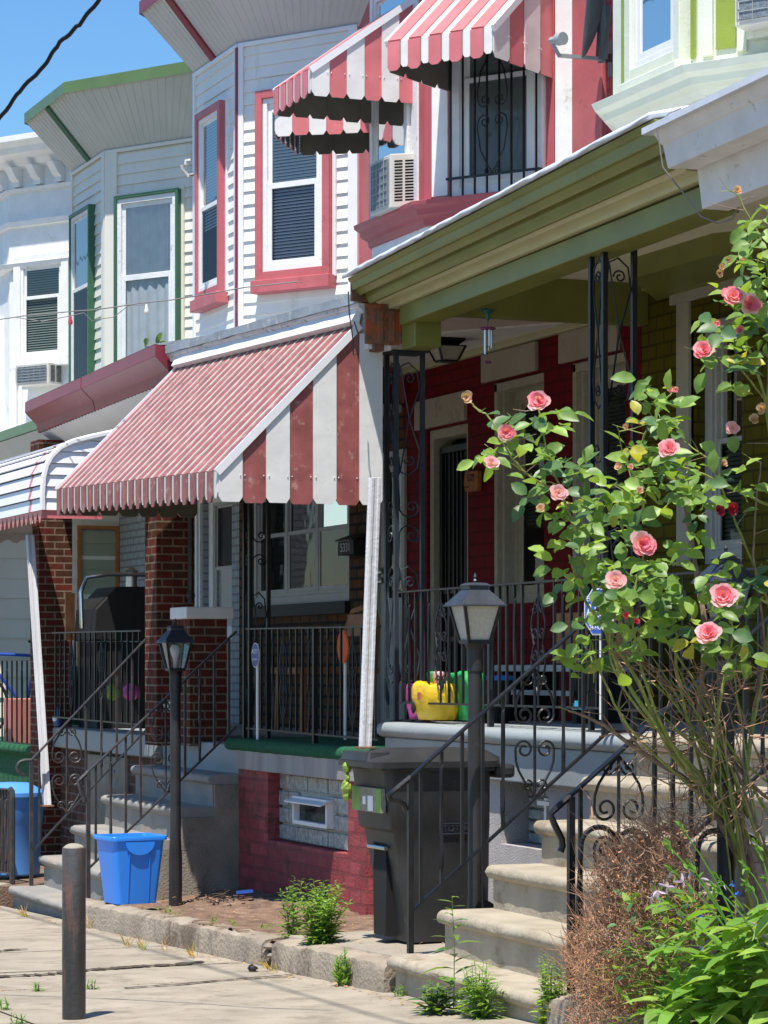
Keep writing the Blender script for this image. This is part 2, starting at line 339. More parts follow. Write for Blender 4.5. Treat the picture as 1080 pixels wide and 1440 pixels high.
# ------------------------------------------------------------------ ground
g = MB(); g.add([(-420,-300,-.85),(200,-300,-.85),(200,300,-.85),(-420,300,-.85)], [(0,1,2,3)]); struct(g.build('ground', 'asphalt'))
DCURB = 1.2
def gxy(x, y, dz=0): return (x, y, gz(x)+dz)
g = MB(); g.hexa([gxy(-45,-12,-.9), gxy(0,-12,-.9), gxy(0,DCURB,-.9), gxy(-45,DCURB,-.9), gxy(-45,-12,-.16), gxy(0,-12,-.16), gxy(0,DCURB,-.16), gxy(-45,DCURB,-.16)]); struct(g.build('road', 'asphalt'))
g = MB(); g.hexa([gxy(-45,DCURB,-.6), gxy(2,DCURB,-.6), gxy(2,9,-.6), gxy(-45,9,-.6), gxy(-45,DCURB,-.022), gxy(2,DCURB,-.022), gxy(2,9,-.022), gxy(-45,9,-.022)]); struct(g.build('pavement_bed', 'gap_dirt'))
# slabs: joints run across the pavement and once along it
sl_ = MB(); j1 = PG(150,1361).x; j2 = PG(300,1379).x
xs = [-45.]; x = j2
cuts = [2, -1, -2.6, -4.2, -5.8, -7.4, -9.0, -10.4, j2, j1, j1-1.35, j1-2.8, j1-4.3, j1-5.8, j1-7.4, j1-9, j1-11, j1-14, j1-18, -45]
for i in range(len(cuts)-1):
    x1, x0 = cuts[i], cuts[i+1]
    for (y0, y1) in ((DCURB, 2.75), (2.762, 4.62)):
        t = U(-.004, .004); gp = .026 if i in (8, 9) else .005
        a0, a1 = x0+gp, x1-gp; n = 12; top = []
        for k in range(n+1):
            yy = y0+(y1-y0)*k/n; top.append((yy, U(-.010, .010) if i in (7, 8, 9) else 0))
        lo = [[(a0+(j if 1 else 0), yy, gz(a0)-.05) for yy, j in top], [(a0+j, yy, gz(a0)+t) for yy, j in top], [(a1+j, yy, gz(a1)+t) for yy, j in top], [(a1+j, yy, gz(a1)-.05) for yy, j in top]]
        vs = [p for l in lo for p in l]; m = n+1; fs = []
        for r in range(3):
            for k in range(n): fs.append((r*m+k, r*m+k+1, (r+1)*m+k+1, (r+1)*m+k))
        sl_.add(vs, fs)
struct(sl_.build('pavement', 'pavement'))
ck = MB()
for pts_, w0 in ((((-10,1373),(30,1371),(60,1370),(92,1367),(125,1363),(160,1361),(200,1358),(245,1356),(292,1351)), .055), (((175,1389),(215,1386),(262,1383),(300,1379),(350,1375),(400,1371),(425,1368)), .024), (((-10,1338),(15,1335),(42,1334)), .035), (((118,1388),(150,1388),(190,1388)), .005), (((290,1401),(330,1399),(366,1402)), .004)):
    P_ = []
    for i in range(len(pts_)-1):
        for k in range(8): t = k/8; P_.append(PG(pts_[i][0]*(1-t)+pts_[i+1][0]*t, pts_[i][1]*(1-t)+pts_[i+1][1]*t, .004))
    for i in range(len(P_)-1):
        if i == 0: wa = w0*U(.3,1)
        wb = w0*U(.25, 1.1); a, c = P_[i], P_[i+1]; ja, jb = (0 if i else 0), U(-.006,.006)
        ck.add([a+V((-wa,0,0)), a+V((wa,0,0)), c+V((wb,0,0)), c+V((-wb,0,0))], [(0,1,2,3)]); wa = wb
struct(ck.build('pavement_cracks', 'gap_dirt', recalc=False))
# bed soil behind the low wall: rough, rising to the houses
s = MB(); nx, ny = 150, 16
X0, X1 = -17.46, -11.6
vs = []; fs = []
for i in range(nx+1):
    for j in range(ny+1):
        X = X0+(X1-X0)*i/nx; Y = 4.60+1.3*j/ny
        h = bz(X)-.02+.015*sin(X*3.1)+.05*max(0, (Y-5.2))+U(-.012, .012)+.03*sin(X*1.7+Y*3)
        if X > -13.3: h = bz(X)-.01+U(-.003,.003)
        vs.append((X, Y, h))
for i in range(nx):
    for j in range(ny): k = i*(ny+1)+j; fs.append((k, k+ny+1, k+ny+2, k+1))
o = MB(); o.add(vs, fs); ob = o.build('bed_soil', 'soil', smooth=2, recalc=False); struct(ob)
s = MB()
for (X0, X1) in ((-9.86, -5), (-26, -19.4), (-34, -26.05)):
    s.hexa([(X0,4.6,bz(X0)-.4),(X1,4.6,bz(X1)-.4),(X1,5.9,bz(X1)-.4),(X0,5.9,bz(X0)-.4),(X0,4.6,bz(X0)-.02),(X1,4.6,bz(X1)-.02),(X1,5.9,bz(X1)+.02),(X0,5.9,bz(X0)+.02)])
struct(s.build('garden_soil', 'soil'))
# paved corner the bin stands on
s = MB(); s.hexa([(-13.3,4.70,0),(-11.57,4.70,0),(-11.57,5.8,0),(-13.3,5.8,0),(-13.3,4.70,bz(-13.3)+.01),(-11.57,4.70,bz(-11.6)+.012),(-11.57,5.8,bz(-11.6)+.03),(-13.3,5.8,bz(-13.3)+.03)])
struct(s.build('paving_slab', 'concrete', bevel=.01))
# low retaining wall, in weathered cast pieces with a broken gap
def lowwall(X0, X1, name='low_wall', n=30, m='curb', label=None):
    b = MB(); loops = []
    for i in range(n+1):
        X = X0+(X1-X0)*i/n; z = bz(X)+U(-.006,.006); yf = 4.55+U(-.006,.006); zb = gz(X)-.06
        e = .0 if 0 < i < n else .02
        loops.append([V((X, yf+e, zb)), V((X, yf+e+U(0,.008), z-.045)), V((X, yf+.014+e, z-.014-e/2)), V((X, yf+.05, z-e/2)), V((X, 4.69, z+.004)), V((X, 4.73, z-.02)), V((X, 4.73, zb))])
    b.loft(loops); o = b.build(name, m, smooth=True); tag(o, label, 'wall', 'concrete edging of the front beds'); return o
lowwall(-17.38, -13.36, label='long low concrete wall edging the dirt bed behind the bollard', n=60)
lowwall(-13.20, -11.60, label='short broken end of the low concrete wall at the foot of the tan steps', n=26)
lowwall(-9.84, -5.5, label='low concrete wall under the green planting at right')
lowwall(-33.5, -19.42, label='low concrete wall edging at far left past the steps')
b = MB()
for k in range(9):
    c = V((-13.28+U(-.06,.06), 4.6+U(-.03,.08), gz(-13.3)+U(.01,.11))); b.ell(c, (U(.02,.045), U(.02,.04), U(.015,.03)), 6, 4, .1)
tag(b.build('rubble', 'curb'), 'small broken concrete lumps filling the crack in the low wall', 'rubble')
# ------------------------------------------------------------------ house helpers
def wallgrid(b, F, s0, s1, z0, z1, ops, h0=-.3, h1=0):
    ss = sorted({s0, s1, *[min(max(v, s0), s1) for o in ops for v in o[:2]]})
    for a, c in zip(ss, ss[1:]):
        if c-a < 1e-5: continue
        m = (a+c)/2; zs = [(max(o[2], z0), min(o[3], z1)) for o in ops if o[0] < m < o[1]]; zs.sort(); z = z0
        for (u, v) in zs:
            if u > z+1e-5: b.fb(F, a, c, z, u, h0, h1)
            z = v
        if z < z1-1e-5: b.fb(F, a, c, z, z1, h0, h1)
def win(par, F, s0, s1, z0, z1, casing='casing', cw=.08, frame='white_paint', fw_=.045, split=None, hb=0, inner=None, pane='pane', d=.05, sill=None, name='window', panes=1, cwb=None, label=None, imat=None):
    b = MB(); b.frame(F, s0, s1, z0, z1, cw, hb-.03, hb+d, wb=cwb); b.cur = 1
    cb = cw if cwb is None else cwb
    b.fb(F, s0+cw*.5, s1-cw*.5, z0+cb*.5, z1-cw*.5, hb-.028, hb-.006)  # near-black sheet stands in for the unlit room behind the glass
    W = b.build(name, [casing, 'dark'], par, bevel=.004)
    if label: W['label'] = label
    a0, a1, c0, c1 = s0+cw, s1-cw, z0+cb, z1-cw; step = (a1-a0)/panes
    for k in range(panes):
        p0, p1 = a0+k*step, a0+(k+1)*step
        f = MB(); f.frame(F, p0, p1, c0, c1, fw_*.55, hb-.004, hb+d*.72)
        zz = split if split else None
        if zz:
            f.frame(F, p0+fw_*.55, p1-fw_*.55, zz-.01, c1-fw_*.55, fw_*.5, hb-.004, hb+d*.34)
            f.frame(F, p0+fw_*.55, p1-fw_*.55, c0+fw_*.55, zz+.028, fw_*.6, hb+d*.34+.001, hb+d*.62)
        f.build('sash', frame, W, bevel=.002)
        g = MB()
        if zz:
            g.quad(F.pt(p0+fw_*.6, zz, hb+.016), F.pt(p1-fw_*.6, zz, hb+.016), F.pt(p1-fw_*.6, c1-fw_*.6, hb+.016), F.pt(p0+fw_*.6, c1-fw_*.6, hb+.016)); g.cur = 1; g.quad(F.pt(p0+fw_*.8, c0+fw_, hb+d*.5), F.pt(p1-fw_*.8, c0+fw_, hb+d*.5), F.pt(p1-fw_*.8, zz, hb+d*.5), F.pt(p0+fw_*.8, zz, hb+d*.5))
        else: g.quad(F.pt(p0+fw_*.5, c0+fw_*.5, hb+.016), F.pt(p1-fw_*.5, c0+fw_*.5, hb+.016), F.pt(p1-fw_*.5, c1-fw_*.5, hb+.016), F.pt(p0+fw_*.5, c1-fw_*.5, hb+.016))
        g.build('pane', [pane, 'pane_dark' if pane == 'pane_dark' else 'screen'], W)
        if inner in ('blinds', 'half_blinds'):
            q = MB(); zb = c0+.03 if inner == 'blinds' else c0+(c1-c0)*.35; n = int((c1-zb)/.026)
            for i in range(n):
                z = zb+i*.026; q.add([F.pt(p0+.03, z, hb+.011), F.pt(p1-.03, z, hb+.011), F.pt(p1-.03, z+.023, hb-.002), F.pt(p0+.03, z+.023, hb-.002)], [(0,1,2,3)])
            q.build('blinds', imat or 'blind', W, recalc=False)
        if inner == 'curtain':
            q = MB(); n = 30; top = []; bot = []
            for i in range(n+1):
                s = p0+.03+(p1-p0-.06)*i/n; h = hb+.006+.009*sin(i*1.3); zb = c0+.05;  top.append(F.pt(s, c1-.03, h)); bot.append(F.pt(s+.02*sin(i*.4), zb+.0+.25*max(0, sin(i*.35)), h))
            q.add(top+bot, [(i, i+1, n+2+i, n+1+i) for i in range(n)]); q.build('curtain', imat or 'curtain', W, recalc=False)
    if sill:
        b = MB(); b.fb(F, s0-.02, s1+.02, z0-sill[1], z0-.001, hb-.02, hb+d+.035); b.build('sill', sill[0], W, bevel=.006)
    return W
def siding(b, F, s0, s1, z0, z1, step=.1, h=0, out=.017):
    n = int(math.ceil((z1-z0)/step))
    for i in range(n):
        za, zb = z0+i*step+(U(-.003,.003) if i else 0), min(z0+(i+1)*step, z1); h_ = h+U(-.002,.002)
        b.hexa([F.pt(s0,za,h_+out), F.pt(s1,za,h_+out+U(-.002,.002)), F.pt(s1,za,h-.01), F.pt(s0,za,h-.01), F.pt(s0,zb,h+.003), F.pt(s1,zb,h+.003), F.pt(s1,zb,h-.01), F.pt(s0,zb,h-.01)])
def bay_pts(k, xs=None):
    a0 = A[k]
    R0 = (-(a0+.93), DW); R1 = (-(a0+1.90), DB); R2 = (-(a0+3.02), DB); R3 = (-(a0+3.88), DW)
    def ax(x, d): return -PY(x, 900, d).x
    if xs:
        if xs[0]: R0 = (-ax(xs[0], DW), DW)
        if xs[1]: R1 = (-ax(xs[1], DB), DB)
        if xs[2]: R2 = (-ax(xs[2], DB), DB)
    return R0, R1, R2, R3
def core(par, R, z0, z1, m, name='bay_window'):
    b = MB(); lp = [(R[3][0], DW+.2), (R[3][0], DW), R[2], R[1], (R[0][0], DW), (R[0][0], DW+.2)]
    b.loft([[V((p[0], p[1], z)) for p in lp] for z in (z0, z1)]); return b.build(name, m, par)
def offs(R, q):          # outline of the bay moved outwards by q, ends kept on the wall plane
    P = [V(p) for p in (R[3], R[2], R[1], R[0])]; L = []
    for i in range(3):
        u = (P[i+1]-P[i]).normalized(); n = V((u.y, -u.x)); L.append((P[i]+n*q, u))
    def inter(a, u, c, v):
        det = u.x*(-v.y)+u.y*v.x; w = c-a; t = (w.x*(-v.y)+w.y*v.x)/det; return a+u*t
    out = [inter(L[0][0], L[0][1], V((0, DW)), V((1, 0))), inter(*L[0], *L[1]), inter(*L[1], *L[2]), inter(L[2][0], L[2][1], V((0, DW)), V((1, 0)))]
    return out            # order R3',R2',R1',R0'
def ring(par, R, prof, m, name, back=0.05):   # moulding swept round a bay: prof = [(out, z)...] closed cross-section
    cols_ = []
    for (q, z) in prof: cols_.append([V((p.x, p.y, z)) for p in offs(R, q)])
    b = MB(); loops = [[c[i] for c in cols_] for i in range(4)]; b.loft(loops); return b.build(name, m, par, bevel=.003)
def soffit(par, R, z0, q, z1, m_soff, m_fas, m_strip, fh=.09):
    I = offs(R, .005); O = offs(R, q); b = MB()
    for i in range(3):
        a0, a1 = V((*I[i], z0)), V((*I[i+1], z0)); c0, c1 = V((*O[i], z1)), V((*O[i+1], z1)); n = max(3, int((c1-c0).length/.1))
        for k in range(n):
            t0, t1 = k/n, (k+1)/n; dn = V((0, 0, -.006))
            b.add([a0.lerp(a1, t0), a0.lerp(a1, t1)+dn*.6, c0.lerp(c1, t1)+dn, c0.lerp(c1, t0)], [(0,1,2,3)])
            b.add([a0.lerp(a1, t1)+dn*.6, a0.lerp(a1, t1), c0.lerp(c1, t1), c0.lerp(c1, t1)+dn], [(0,1,2,3)])
    b.build('soffit', m_soff, par, recalc=False)
    b = MB(); O2 = offs(R, q+.02); O3 = offs(R, q-.12)
    b.loft([[V((*O2[i], z1-.015)), V((*O2[i], z1+fh)), V((*O3[i], z1+fh)), V((*O3[i], z1+fh*.5)), V((*O[i], z1+.0))] for i in range(4)])
    b.build('fascia', m_fas, par)
    if m_strip:
        b = MB(); a, c = V((*I[1], z0)), V((*O[1], z1)); aa, cc = V((*I[2], z0)), V((*O[2], z1))
        ft = .52 if R[1][0] > -22 else .45
        p, q_ = aa.lerp(a, ft), cc.lerp(c, ft); u = (a-aa).normalized()*.055; dn = V((0,-.012,-.022))
        b.hexa([p-u+dn, p+u+dn, q_+u+dn, q_-u+dn, p-u, p+u, q_+u, q_-u]); b.build('soffit_strip', m_strip, par)
def panel(b, F, s0, s1, z0, z1, h=.018): b.fb(F, s0, s1, z0, z1, -.01, h)
def rside(R): return Fr(R[1], R[0])
def rfront(R): return Fr(R[2], R[1])
houses = {}
def body(k, name, label, wallm, base_z, ztop, roofz=None):
    """the main block of one row house; front wall added separately"""
    h = thing('row_house', (-(A[k]+1.96), DW, base_z), label, 'house', 'row houses along the street'); houses[k] = h
    x0, x1 = -A[k+1]+.004, -A[k]-.004
    b = MB(); b.box(x0, x1, DW+.305, DW+9, -1.2, ztop); b.build('side_walls', wallm, h)
    b = MB(); b.box(x0-.002, x1+.002, DW-.05, DW+9.1, ztop, ztop+.12); b.build('roof', 'asphalt', h)
    return h
# ------------------------------------------------------------------ wrought iron helpers (work in any local (s, z) plane)
def spiral(cx, cz, r, a0, turns, n=26, r1=.22):
    return [(cx+r*(1-(1-r1)*i/n)*cos(a0+turns*2*pi*i/n), cz+r*(1-(1-r1)*i/n)*sin(a0+turns*2*pi*i/n)) for i in range(n+1)]
def cscroll(s, z0, z1, w, side):
    """C-shaped rod from z0 to z1 bulging to one side with a curl at both ends"""
    r = w*.36; L = []
    up = spiral(s+side*r, z1-r, r, pi if side > 0 else 0, -1.25*side, 18)[::-1]; lo = spiral(s+side*r, z0+r, r, pi if side > 0 else 0, 1.25*side, 18)
    return up+lo
def lens_panel(b, T, s, z0, z1, w, r=.006, n=5):
    """long lyre panel: centre bar, two swelling side rods and pairs of curls"""
    H_ = z1-z0; m = 18
    b.tube([T(s, z0), T(s, z1)], r*1.2, 4)
    for sd in (-1, 1):
        pts = []
        for i in range(m+1):
            t = i/m; k = 1-abs(2*t-1); wd = w*(.15+.85*max(0, min(1, k*1.9))**.8)*(1 if abs(t-.5) > .16 else .62+.38*abs(t-.5)/.16)
            pts.append(T(s+sd*wd*.5, z0+H_*(.12+.76*t)))
        b.tube(pts, r, 5)
        for zc, a in ((.2, 1), (.42, -1), (.58, 1), (.80, -1)):
            q = spiral(s+sd*w*.24, z0+H_*zc, w*.2, (0 if sd > 0 else pi)+a*sd*.2, a*sd*1.25, 16)
            b.tube([T(*p) for p in q], r*.85, 4)
def heart_panel(b, T, s, z0, z1, w, r=.006):
    """panel of paired curls and pointed loops round a centre bar"""
    H_ = z1-z0; zm = (z0+z1)/2; b.tube([T(s, z0), T(s, z1)], r*1.25, 4)
    for sd in (-1, 1):
        for k in (-1, 1):
            pts = [(s+sd*.004, zm+k*H_*.47)]+[(s+sd*w*.5*math.sin(min(1, t)*pi*.5)**.9, zm+k*H_*(.47-.30*t)) for t in (.3, .6, .85)]
            pts += spiral(s+sd*w*.27, zm+k*H_*.13, w*.23, (0 if sd > 0 else pi), -k*sd*1.35, 20, .3)
            b.tube([T(*p) for p in pts], r, 5)
            q = spiral(s+sd*w*.2, zm+k*H_*.40, w*.15, (pi if sd > 0 else 0), k*sd*1.2, 14)
            b.tube([T(*p) for p in q], r*.8, 4)
def railing(name, p0, p1, drop, n, label, mat_='iron', group=None, panels=(), pw=.15, twist_every=3, bw=.014, low=None, posts=(), top_w=.03, cat='railing', kind_=lens_panel, ext=0):
    """p0,p1: ends of the top rail; drop: height of the rail above its lower rail"""
    p0, p1 = V(p0), V(p1); t = thing(name, (p0.x, p0.y, min(p0.z, p1.z)-drop), label, cat, group)
    b = MB(); b.bar(p0, p1, top_w, .012); b.build('top_rail', mat_, t, bevel=.002)
    q0, q1 = p0-V((0,0,drop)), p1-V((0,0,drop)); b = MB(); b.bar(q0, q1, .022, .012); b.build('bottom_rail', mat_, t)
    for i in range(n):
        k = (i+.5)/n
        if any(abs(k-pc) < pw/(p1-p0).length*.62 for pc in panels): continue
        a, c = p0.lerp(p1, k), q0.lerp(q1, k); b = MB()
        if twist_every and i % twist_every == 1: b.twist(c, a, bw, 6)
        else: b.bar(c, a, bw)
        b.build('baluster', mat_, t)
    d = (p1-p0); L = Vh = math.hypot(d.x, d.y); u = V((d.x/L, d.y/L, 0))
    for pc in panels:
        c0 = p0.lerp(p1, pc); sl = d.z/L
        T = lambda s, z, c0=c0: V((c0.x+u.x*s, c0.y+u.y*s, c0.z-drop+z+sl*s*.0))
        b = MB(); kind_(b, T, 0, 0, drop, pw, bw*.42); b.build('scroll_panel', mat_, t)
    for (k, zlo) in posts:
        a = p0.lerp(p1, k); b = MB(); b.bar((a.x, a.y, zlo), (a.x, a.y, a.z), .03); b.build('post', mat_, t)
    return t
def iron_column(px_, y_, z0, z1, w, label, mat_='iron', L=True):
    """porch column: three square bars joined by scrollwork"""
    t = thing('porch_column', (px_, y_, z0), label, 'porch column', 'wrought iron porch columns')
    for (dx, dy) in ((0, 0), (-w*.9, 0), (0, w)):
        b = MB(); b.box(px_+dx-.013, px_+dx+.013, y_+dy-.013, y_+dy+.013, z0, z1); b.build('bar', mat_, t)
    b = MB(); b.box(px_-w*.9-.03, px_+.03, y_-.03, y_+w+.03, z1-.012, z1+.0); b.box(px_-w*.9-.02, px_+.02, y_-.02, y_+w+.02, z0, z0+.01); b.build('plate', mat_, t)
    H_ = z1-z0; b = MB()
    for T in (lambda s, z: V((px_, y_+.013+s, z)), lambda s, z: V((px_-.013-s*.86, y_, z))):
        ww = w-.026
        for (za, zb) in ((z0+H_*.10, z0+H_*.42), (z0+H_*.66, z0+H_*.97)) :
            for k in (-1, 1):
                zz = zb if k > 0 else za; zo = za if k > 0 else zb
                pts = spiral(ww*.52, zz-k*.10, ww*.26, pi*1.0, -k*1.3, 16)[::-1]
                b.tube([T(*p) for p in pts], .005, 5)
                b.tube([T(ww*.02, zz-k*.12), T(ww*.08, zz-k*.03), T(ww*.45, zz-k*.005), T(ww*.85, zz-k*.05), T(ww*.97, zz-k*.16), T(ww*.5, (za+zb)/2), T(ww*.12, zo+k*.05), T(ww*.0, zo)], .005, 5)
        for zz, k in ((z0+H_*.54, 1), (z0+H_*.54, -1)):
            pts = [(0, zz+k*.25)]+spiral(ww*.5, zz+k*.09, ww*.46, pi*.9, k*.55, 10, .95)+spiral(ww*.62, zz+k*.085, ww*.28, 0, k*1.1, 12)
            b.tube([T(*p) for p in pts], .005, 5)
    b.build('scrollwork', mat_, t); return t
# ================================================================== HOUSE 1 (olive)
FW = FY(DW)
def P2(F, pts): return [F.px(*p) for p in pts]
h1 = body(1, 'row_house', 'olive painted row house with olive porch cornice and pale green upper bay', 'lime', 1.2, 7.2)
X1L, X1R = -A[2]+.004, -A[1]-.004
# ground floor front with window opening
so0, zo1 = FW.px(972, 452); so1, zo0 = FW.px(1043, 790)
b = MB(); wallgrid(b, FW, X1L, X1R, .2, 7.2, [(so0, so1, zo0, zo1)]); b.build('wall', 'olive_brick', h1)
_, zsp = FW.px(1000, 621)
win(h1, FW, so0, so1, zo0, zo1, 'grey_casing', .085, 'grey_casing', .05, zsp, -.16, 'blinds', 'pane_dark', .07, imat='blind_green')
b = MB(); s0, z1 = FW.px(947, 385); s1, _ = FW.px(1056, 345); _, z0 = FW.px(947, 430); b.fb(FW, s0, s1, z0, z1, -.02, .03)
b.fb(FW, s0+.07, so0, zo0, z0, -.02, .02); b.build('lintel', 'lintel', h1, bevel=.004)
# upper wall painted coral brick near the party line belongs to house 2; bay of house 1
R = bay_pts(1, (None, 982, 862)); zt = 6.6
zc1 = rfront(R).px(874, 142)[1]                       # top of the bay's foot cornice
core(h1, [R[0], R[1], R[2], R[3]], zc1-.02, zt, 'palegreen')
Ri = [tuple(p) for p in offs(R, -.10)][::-1]
core(h1, Ri, 3.75, zc1-.02, 'olive', 'bay_foot')
ring(h1, R, [(-.08, zc1-.17), (-.03, zc1-.16), (.0, zc1-.12), (.05, zc1-.10), (.06, zc1-.06), (.10, zc1-.04), (.12, zc1), (.0, zc1+.02), (-.08, zc1+.02)], 'palegreen', 'bay_cornice')
F = rfront(R); b = MB()
def sx(F, x, y=100): return F.px(x, y)[0]
for (x0, x1) in ((876, 886),): b.fb(F, sx(F, x0), sx(F, x1), zc1+.06, zt, -.01, .012)
b.build('trim_panel', 'lime', h1)
win(h1, F, sx(F, 893), sx(F, 971), F.px(900, 118)[1], zt-.3, 'palegreen', .07, 'white_paint', .07, F.px(930, -60)[1], 0, None, 'pane_sky', .07, sill=('palegreen', .05))
b = MB(); 
for (x0, x1) in ((974, 981),): b.fb(F, sx(F, x0), min(F.L-.02, sx(F, x1)), zc1+.06, zt, -.01, .014)
b.build('trim_panel', 'lime', h1)
F = rside(R); b = MB(); b.fb(F, sx(F, 1008), sx(F, 1036), zc1+.08, zt, -.01, .012); b.build('trim_panel', 'lime', h1)
b = MB(); b.fb(F, sx(F, 990), sx(F, 1004), zc1+.05, zt, -.01, .02); b.fb(F, sx(F, 1038), sx(F, 1052), zc1+.05, zt, -.01, .02); b.build('pilaster', 'palegreen', h1, bevel=.004)
win(h1, F, sx(F, 1056), F.L-.08, zc1+.1, zt-.3, 'palegreen', .05, 'white_paint', .05, zc1+.9, 0, None, 'pane_dark', .06)
soffit(h1, R, zt, .35, zt+.35, 'soffit_white', 'lime', None)
# porch roof
def porch_profile(X, pts): return [PX(x, y, -X) for x, y in pts]
def extr(b, prof, X1, dzt, dzb):
    zs = [p.z for p in prof]; zm, zM = min(zs), max(zs)
    far = [V((X1, p.y, p.z+dzb+(dzt-dzb)*(p.z-zm)/max(1e-6, zM-zm))) for p in prof]; b.loft([prof, far])
XL, XR = -A[2]+.0, -A[1]
dzt, dzb = .198, .085
pr = porch_profile(XL, [(488.5,391.5),(491,397),(495.6,408),(505,409),(513,412),(519,415),(524,417),(547,427),(549.6,431)])
top = pr[0].z
# crown moulding, fascia, soffit as one closed section
crown = [pr[0], pr[1], V((XL, pr[1].y+.012, pr[1].z-.004)), pr[2], V((XL, pr[2].y+.02, pr[2].z-.001)), V((XL, pr[2].y+.045, pr[2].z-.03)), pr[4], V((XL, pr[5].y-.02, pr[4].z-.03)), V((XL, pr[5].y, pr[5].z-.05)), V((XL, pr[5].y+.02, pr[5].z-.05)), V((XL, pr[5].y+.02, top)), V((XL, pr[0].y+.02, top))]
b = MB(); extr(b, crown, XR+.02, dzt, dzt-.06); b.build('cornice', 'olive', h1, bevel=.003)
yb0 = PX(553,460,-XL).y; zb_t = PX(549.6,431,-XL).z; zb_b = PX(560,460,-XL).z; yb1 = PX(594,455,-XL).y
crm = [V((XL, pr[5].y+.025, pr[5].z+.0)), V((XL, pr[5].y+.03, pr[5].z-.035)), V((XL, pr[5].y+.055, pr[5].z-.05)), V((XL, yb0-.035, zb_t+.012)), V((XL, yb0-.03, zb_t-.015)), V((XL, yb0+.03, zb_t-.015)), V((XL, yb0+.03, top)), V((XL, pr[5].y+.025, top))]
b = MB(); extr(b, crm, XR-.03, dzt-.02, dzb+.03); b.build('cornice_moulding', 'cream_paint', h1, bevel=.003)
bm_ = [V((XL+.1, yb0, zb_t-.012)), V((XL+.1, yb0, zb_b)), V((XL+.1, yb1, zb_b)), V((XL+.1, yb1, zb_t+.15)), V((XL+.1, yb0+.032, zb_t+.15)), V((XL+.1, yb0+.032, zb_t-.012))]
b = MB(); extr(b, bm_, XR-.05, dzb+.02, dzb); b.build('porch_beam', 'olive', h1, bevel=.005)
fl = PX(484, 385, -XL); b = MB()
fp = [V((XL-.02, fl.y, fl.z-.025)), V((XL-.02, fl.y-.006, fl.z-.02)), V((XL-.02, fl.y-.004, fl.z+.0)), V((XL-.02, fl.y+.22, fl.z+.055)), V((XL-.02, DW, fl.z+.42)), V((XL-.02, DW, fl.z+.40)), V((XL-.02, fl.y+.21, fl.z+.03)), V((XL-.02, fl.y+.01, fl.z-.022))]
n = 40; loops = []
for i in range(n+1):
    t = i/n; X = XL-.02+(XR-XL+.03)*t; loops.append([V((X, p.y+(U(-.006,.006) if j in (0, 1) else 0), p.z+dzt*t+(U(-.009,.009) if j in (0, 1) else U(-.003,.003) if j < 4 else 0))) for j, p in enumerate(fp)])
b.loft(loops); b.build('roof_flashing', 'flash', h1, smooth=2)
b = MB(); b.fb(FX(-XL-.0), pr[0].y+.03, DW, pr[0].z-.13, pr[0].z-.02, -.03, .0)
b.build('end_board', 'rot_wood', h1)
# porch ceiling
zc = FW.px(902, 402)[1]; b = MB(); b.box(XL+.05, XR, yb1, DW, zc, zc+.06); b.build('porch_ceiling', 'ceiling_cream', h1)
b = MB(); b.box(XL+.06, XR, DW-.05, DW-.001, zc-.05, zc-.001); b.box(XL+.1, XR, yb1+.001, yb1+.04, zc-.06, zc-.001); b.build('ceiling_moulding', 'cream_paint', h1)
b = MB(); b.box(XL-.02, XL+.10, yb1+.002, DW-.002, zc-.25, zc+.12); b.build('party_header', 'olive', h1, bevel=.004)
q0 = PX(562, 494, -XL); b = MB(); b.box(XL+.03, XL+.24, PX(562,480,-XL).y, PX(599,480,-XL).y, q0.z+.005, zb_b+.02); b.build('post_block', 'olive', h1, bevel=.006)
# porch base
zf = 1.19; yl = 5.81
FB = FY(5.90); s0, z1 = FB.px(703, 1087); s1, z0 = FB.px(772, 1197)
b = MB(); wallgrid(b, FB, XL+.06, -11.62, -.2, zf-.15, [(s0, s1, z0, z1)], -.3, 0); b.build('base_wall', 'stucco', h1)
b = MB(); b.cur = 1; b.fb(FB, s0, s1, z0, z1, -.22, -.20); b.cur = 0
nz, ns = 6, 3
for i in range(ns):
    for j in range(nz):
        a, c = s0+(s1-s0)*i/ns, z0+(z1-z0)*j/nz; b.fb(FB, a+.006, a+(s1-s0)/ns-.006, c+.006, c+(z1-z0)/nz-.006, -.2, -.165)
gb = b.build('glass_block_window', ['glassblock', 'grout'], h1, bevel=.006)
v = MB(); va, vz = s0+(s1-s0)*.42, z0+(z1-z0)*.22; v.frame(FB, va, s1-.01, vz, vz+(z1-z0)*.45, .028, -.19, -.14); v.fb(FB, va+.02, s1-.02, vz+(z1-z0)*.36, vz+(z1-z0)*.42, -.14, -.09); v.cur = 1; v.fb(FB, va+.028, s1-.03, vz+.03, vz+(z1-z0)*.42, -.175, -.16)
v.build('vent_window', ['white_paint', 'pane_dark'], gb)
def bullnose(b, X0, X1, y, z, th=.07, out=.0, yb=None, jit=0, n=1):
    r = th/2; prof = [(y+r-r*cos(t)*1.0, z-r+r*sin(t)) for t in [pi/2-pi*i/8 for i in range(9)]]
    yb = yb or y+.4; prof = [(yb, z)]+prof+[(yb, z-th)]
    loops = []
    for i in range(n+1):
        X = X0+(X1-X0)*i/n; loops.append([V((X, p[0]+(U(-jit,jit) if p[0] < yb else 0), p[1]+U(-jit,jit)*.4)) for p in prof])
    b.loft(loops)
b = MB(); bullnose(b, XL-.01, -11.56, yl, zf, .085, yb=DW, n=30, jit=.002); b.build('porch_floor', 'grey_ledge', h1, smooth=True)
b = MB(); b.box(XL+.02, -11.575, yl+.04, 6.2, zf-.28, zf-.087); b.build('ledge_face', 'grey_ledge', h1, bevel=.008)
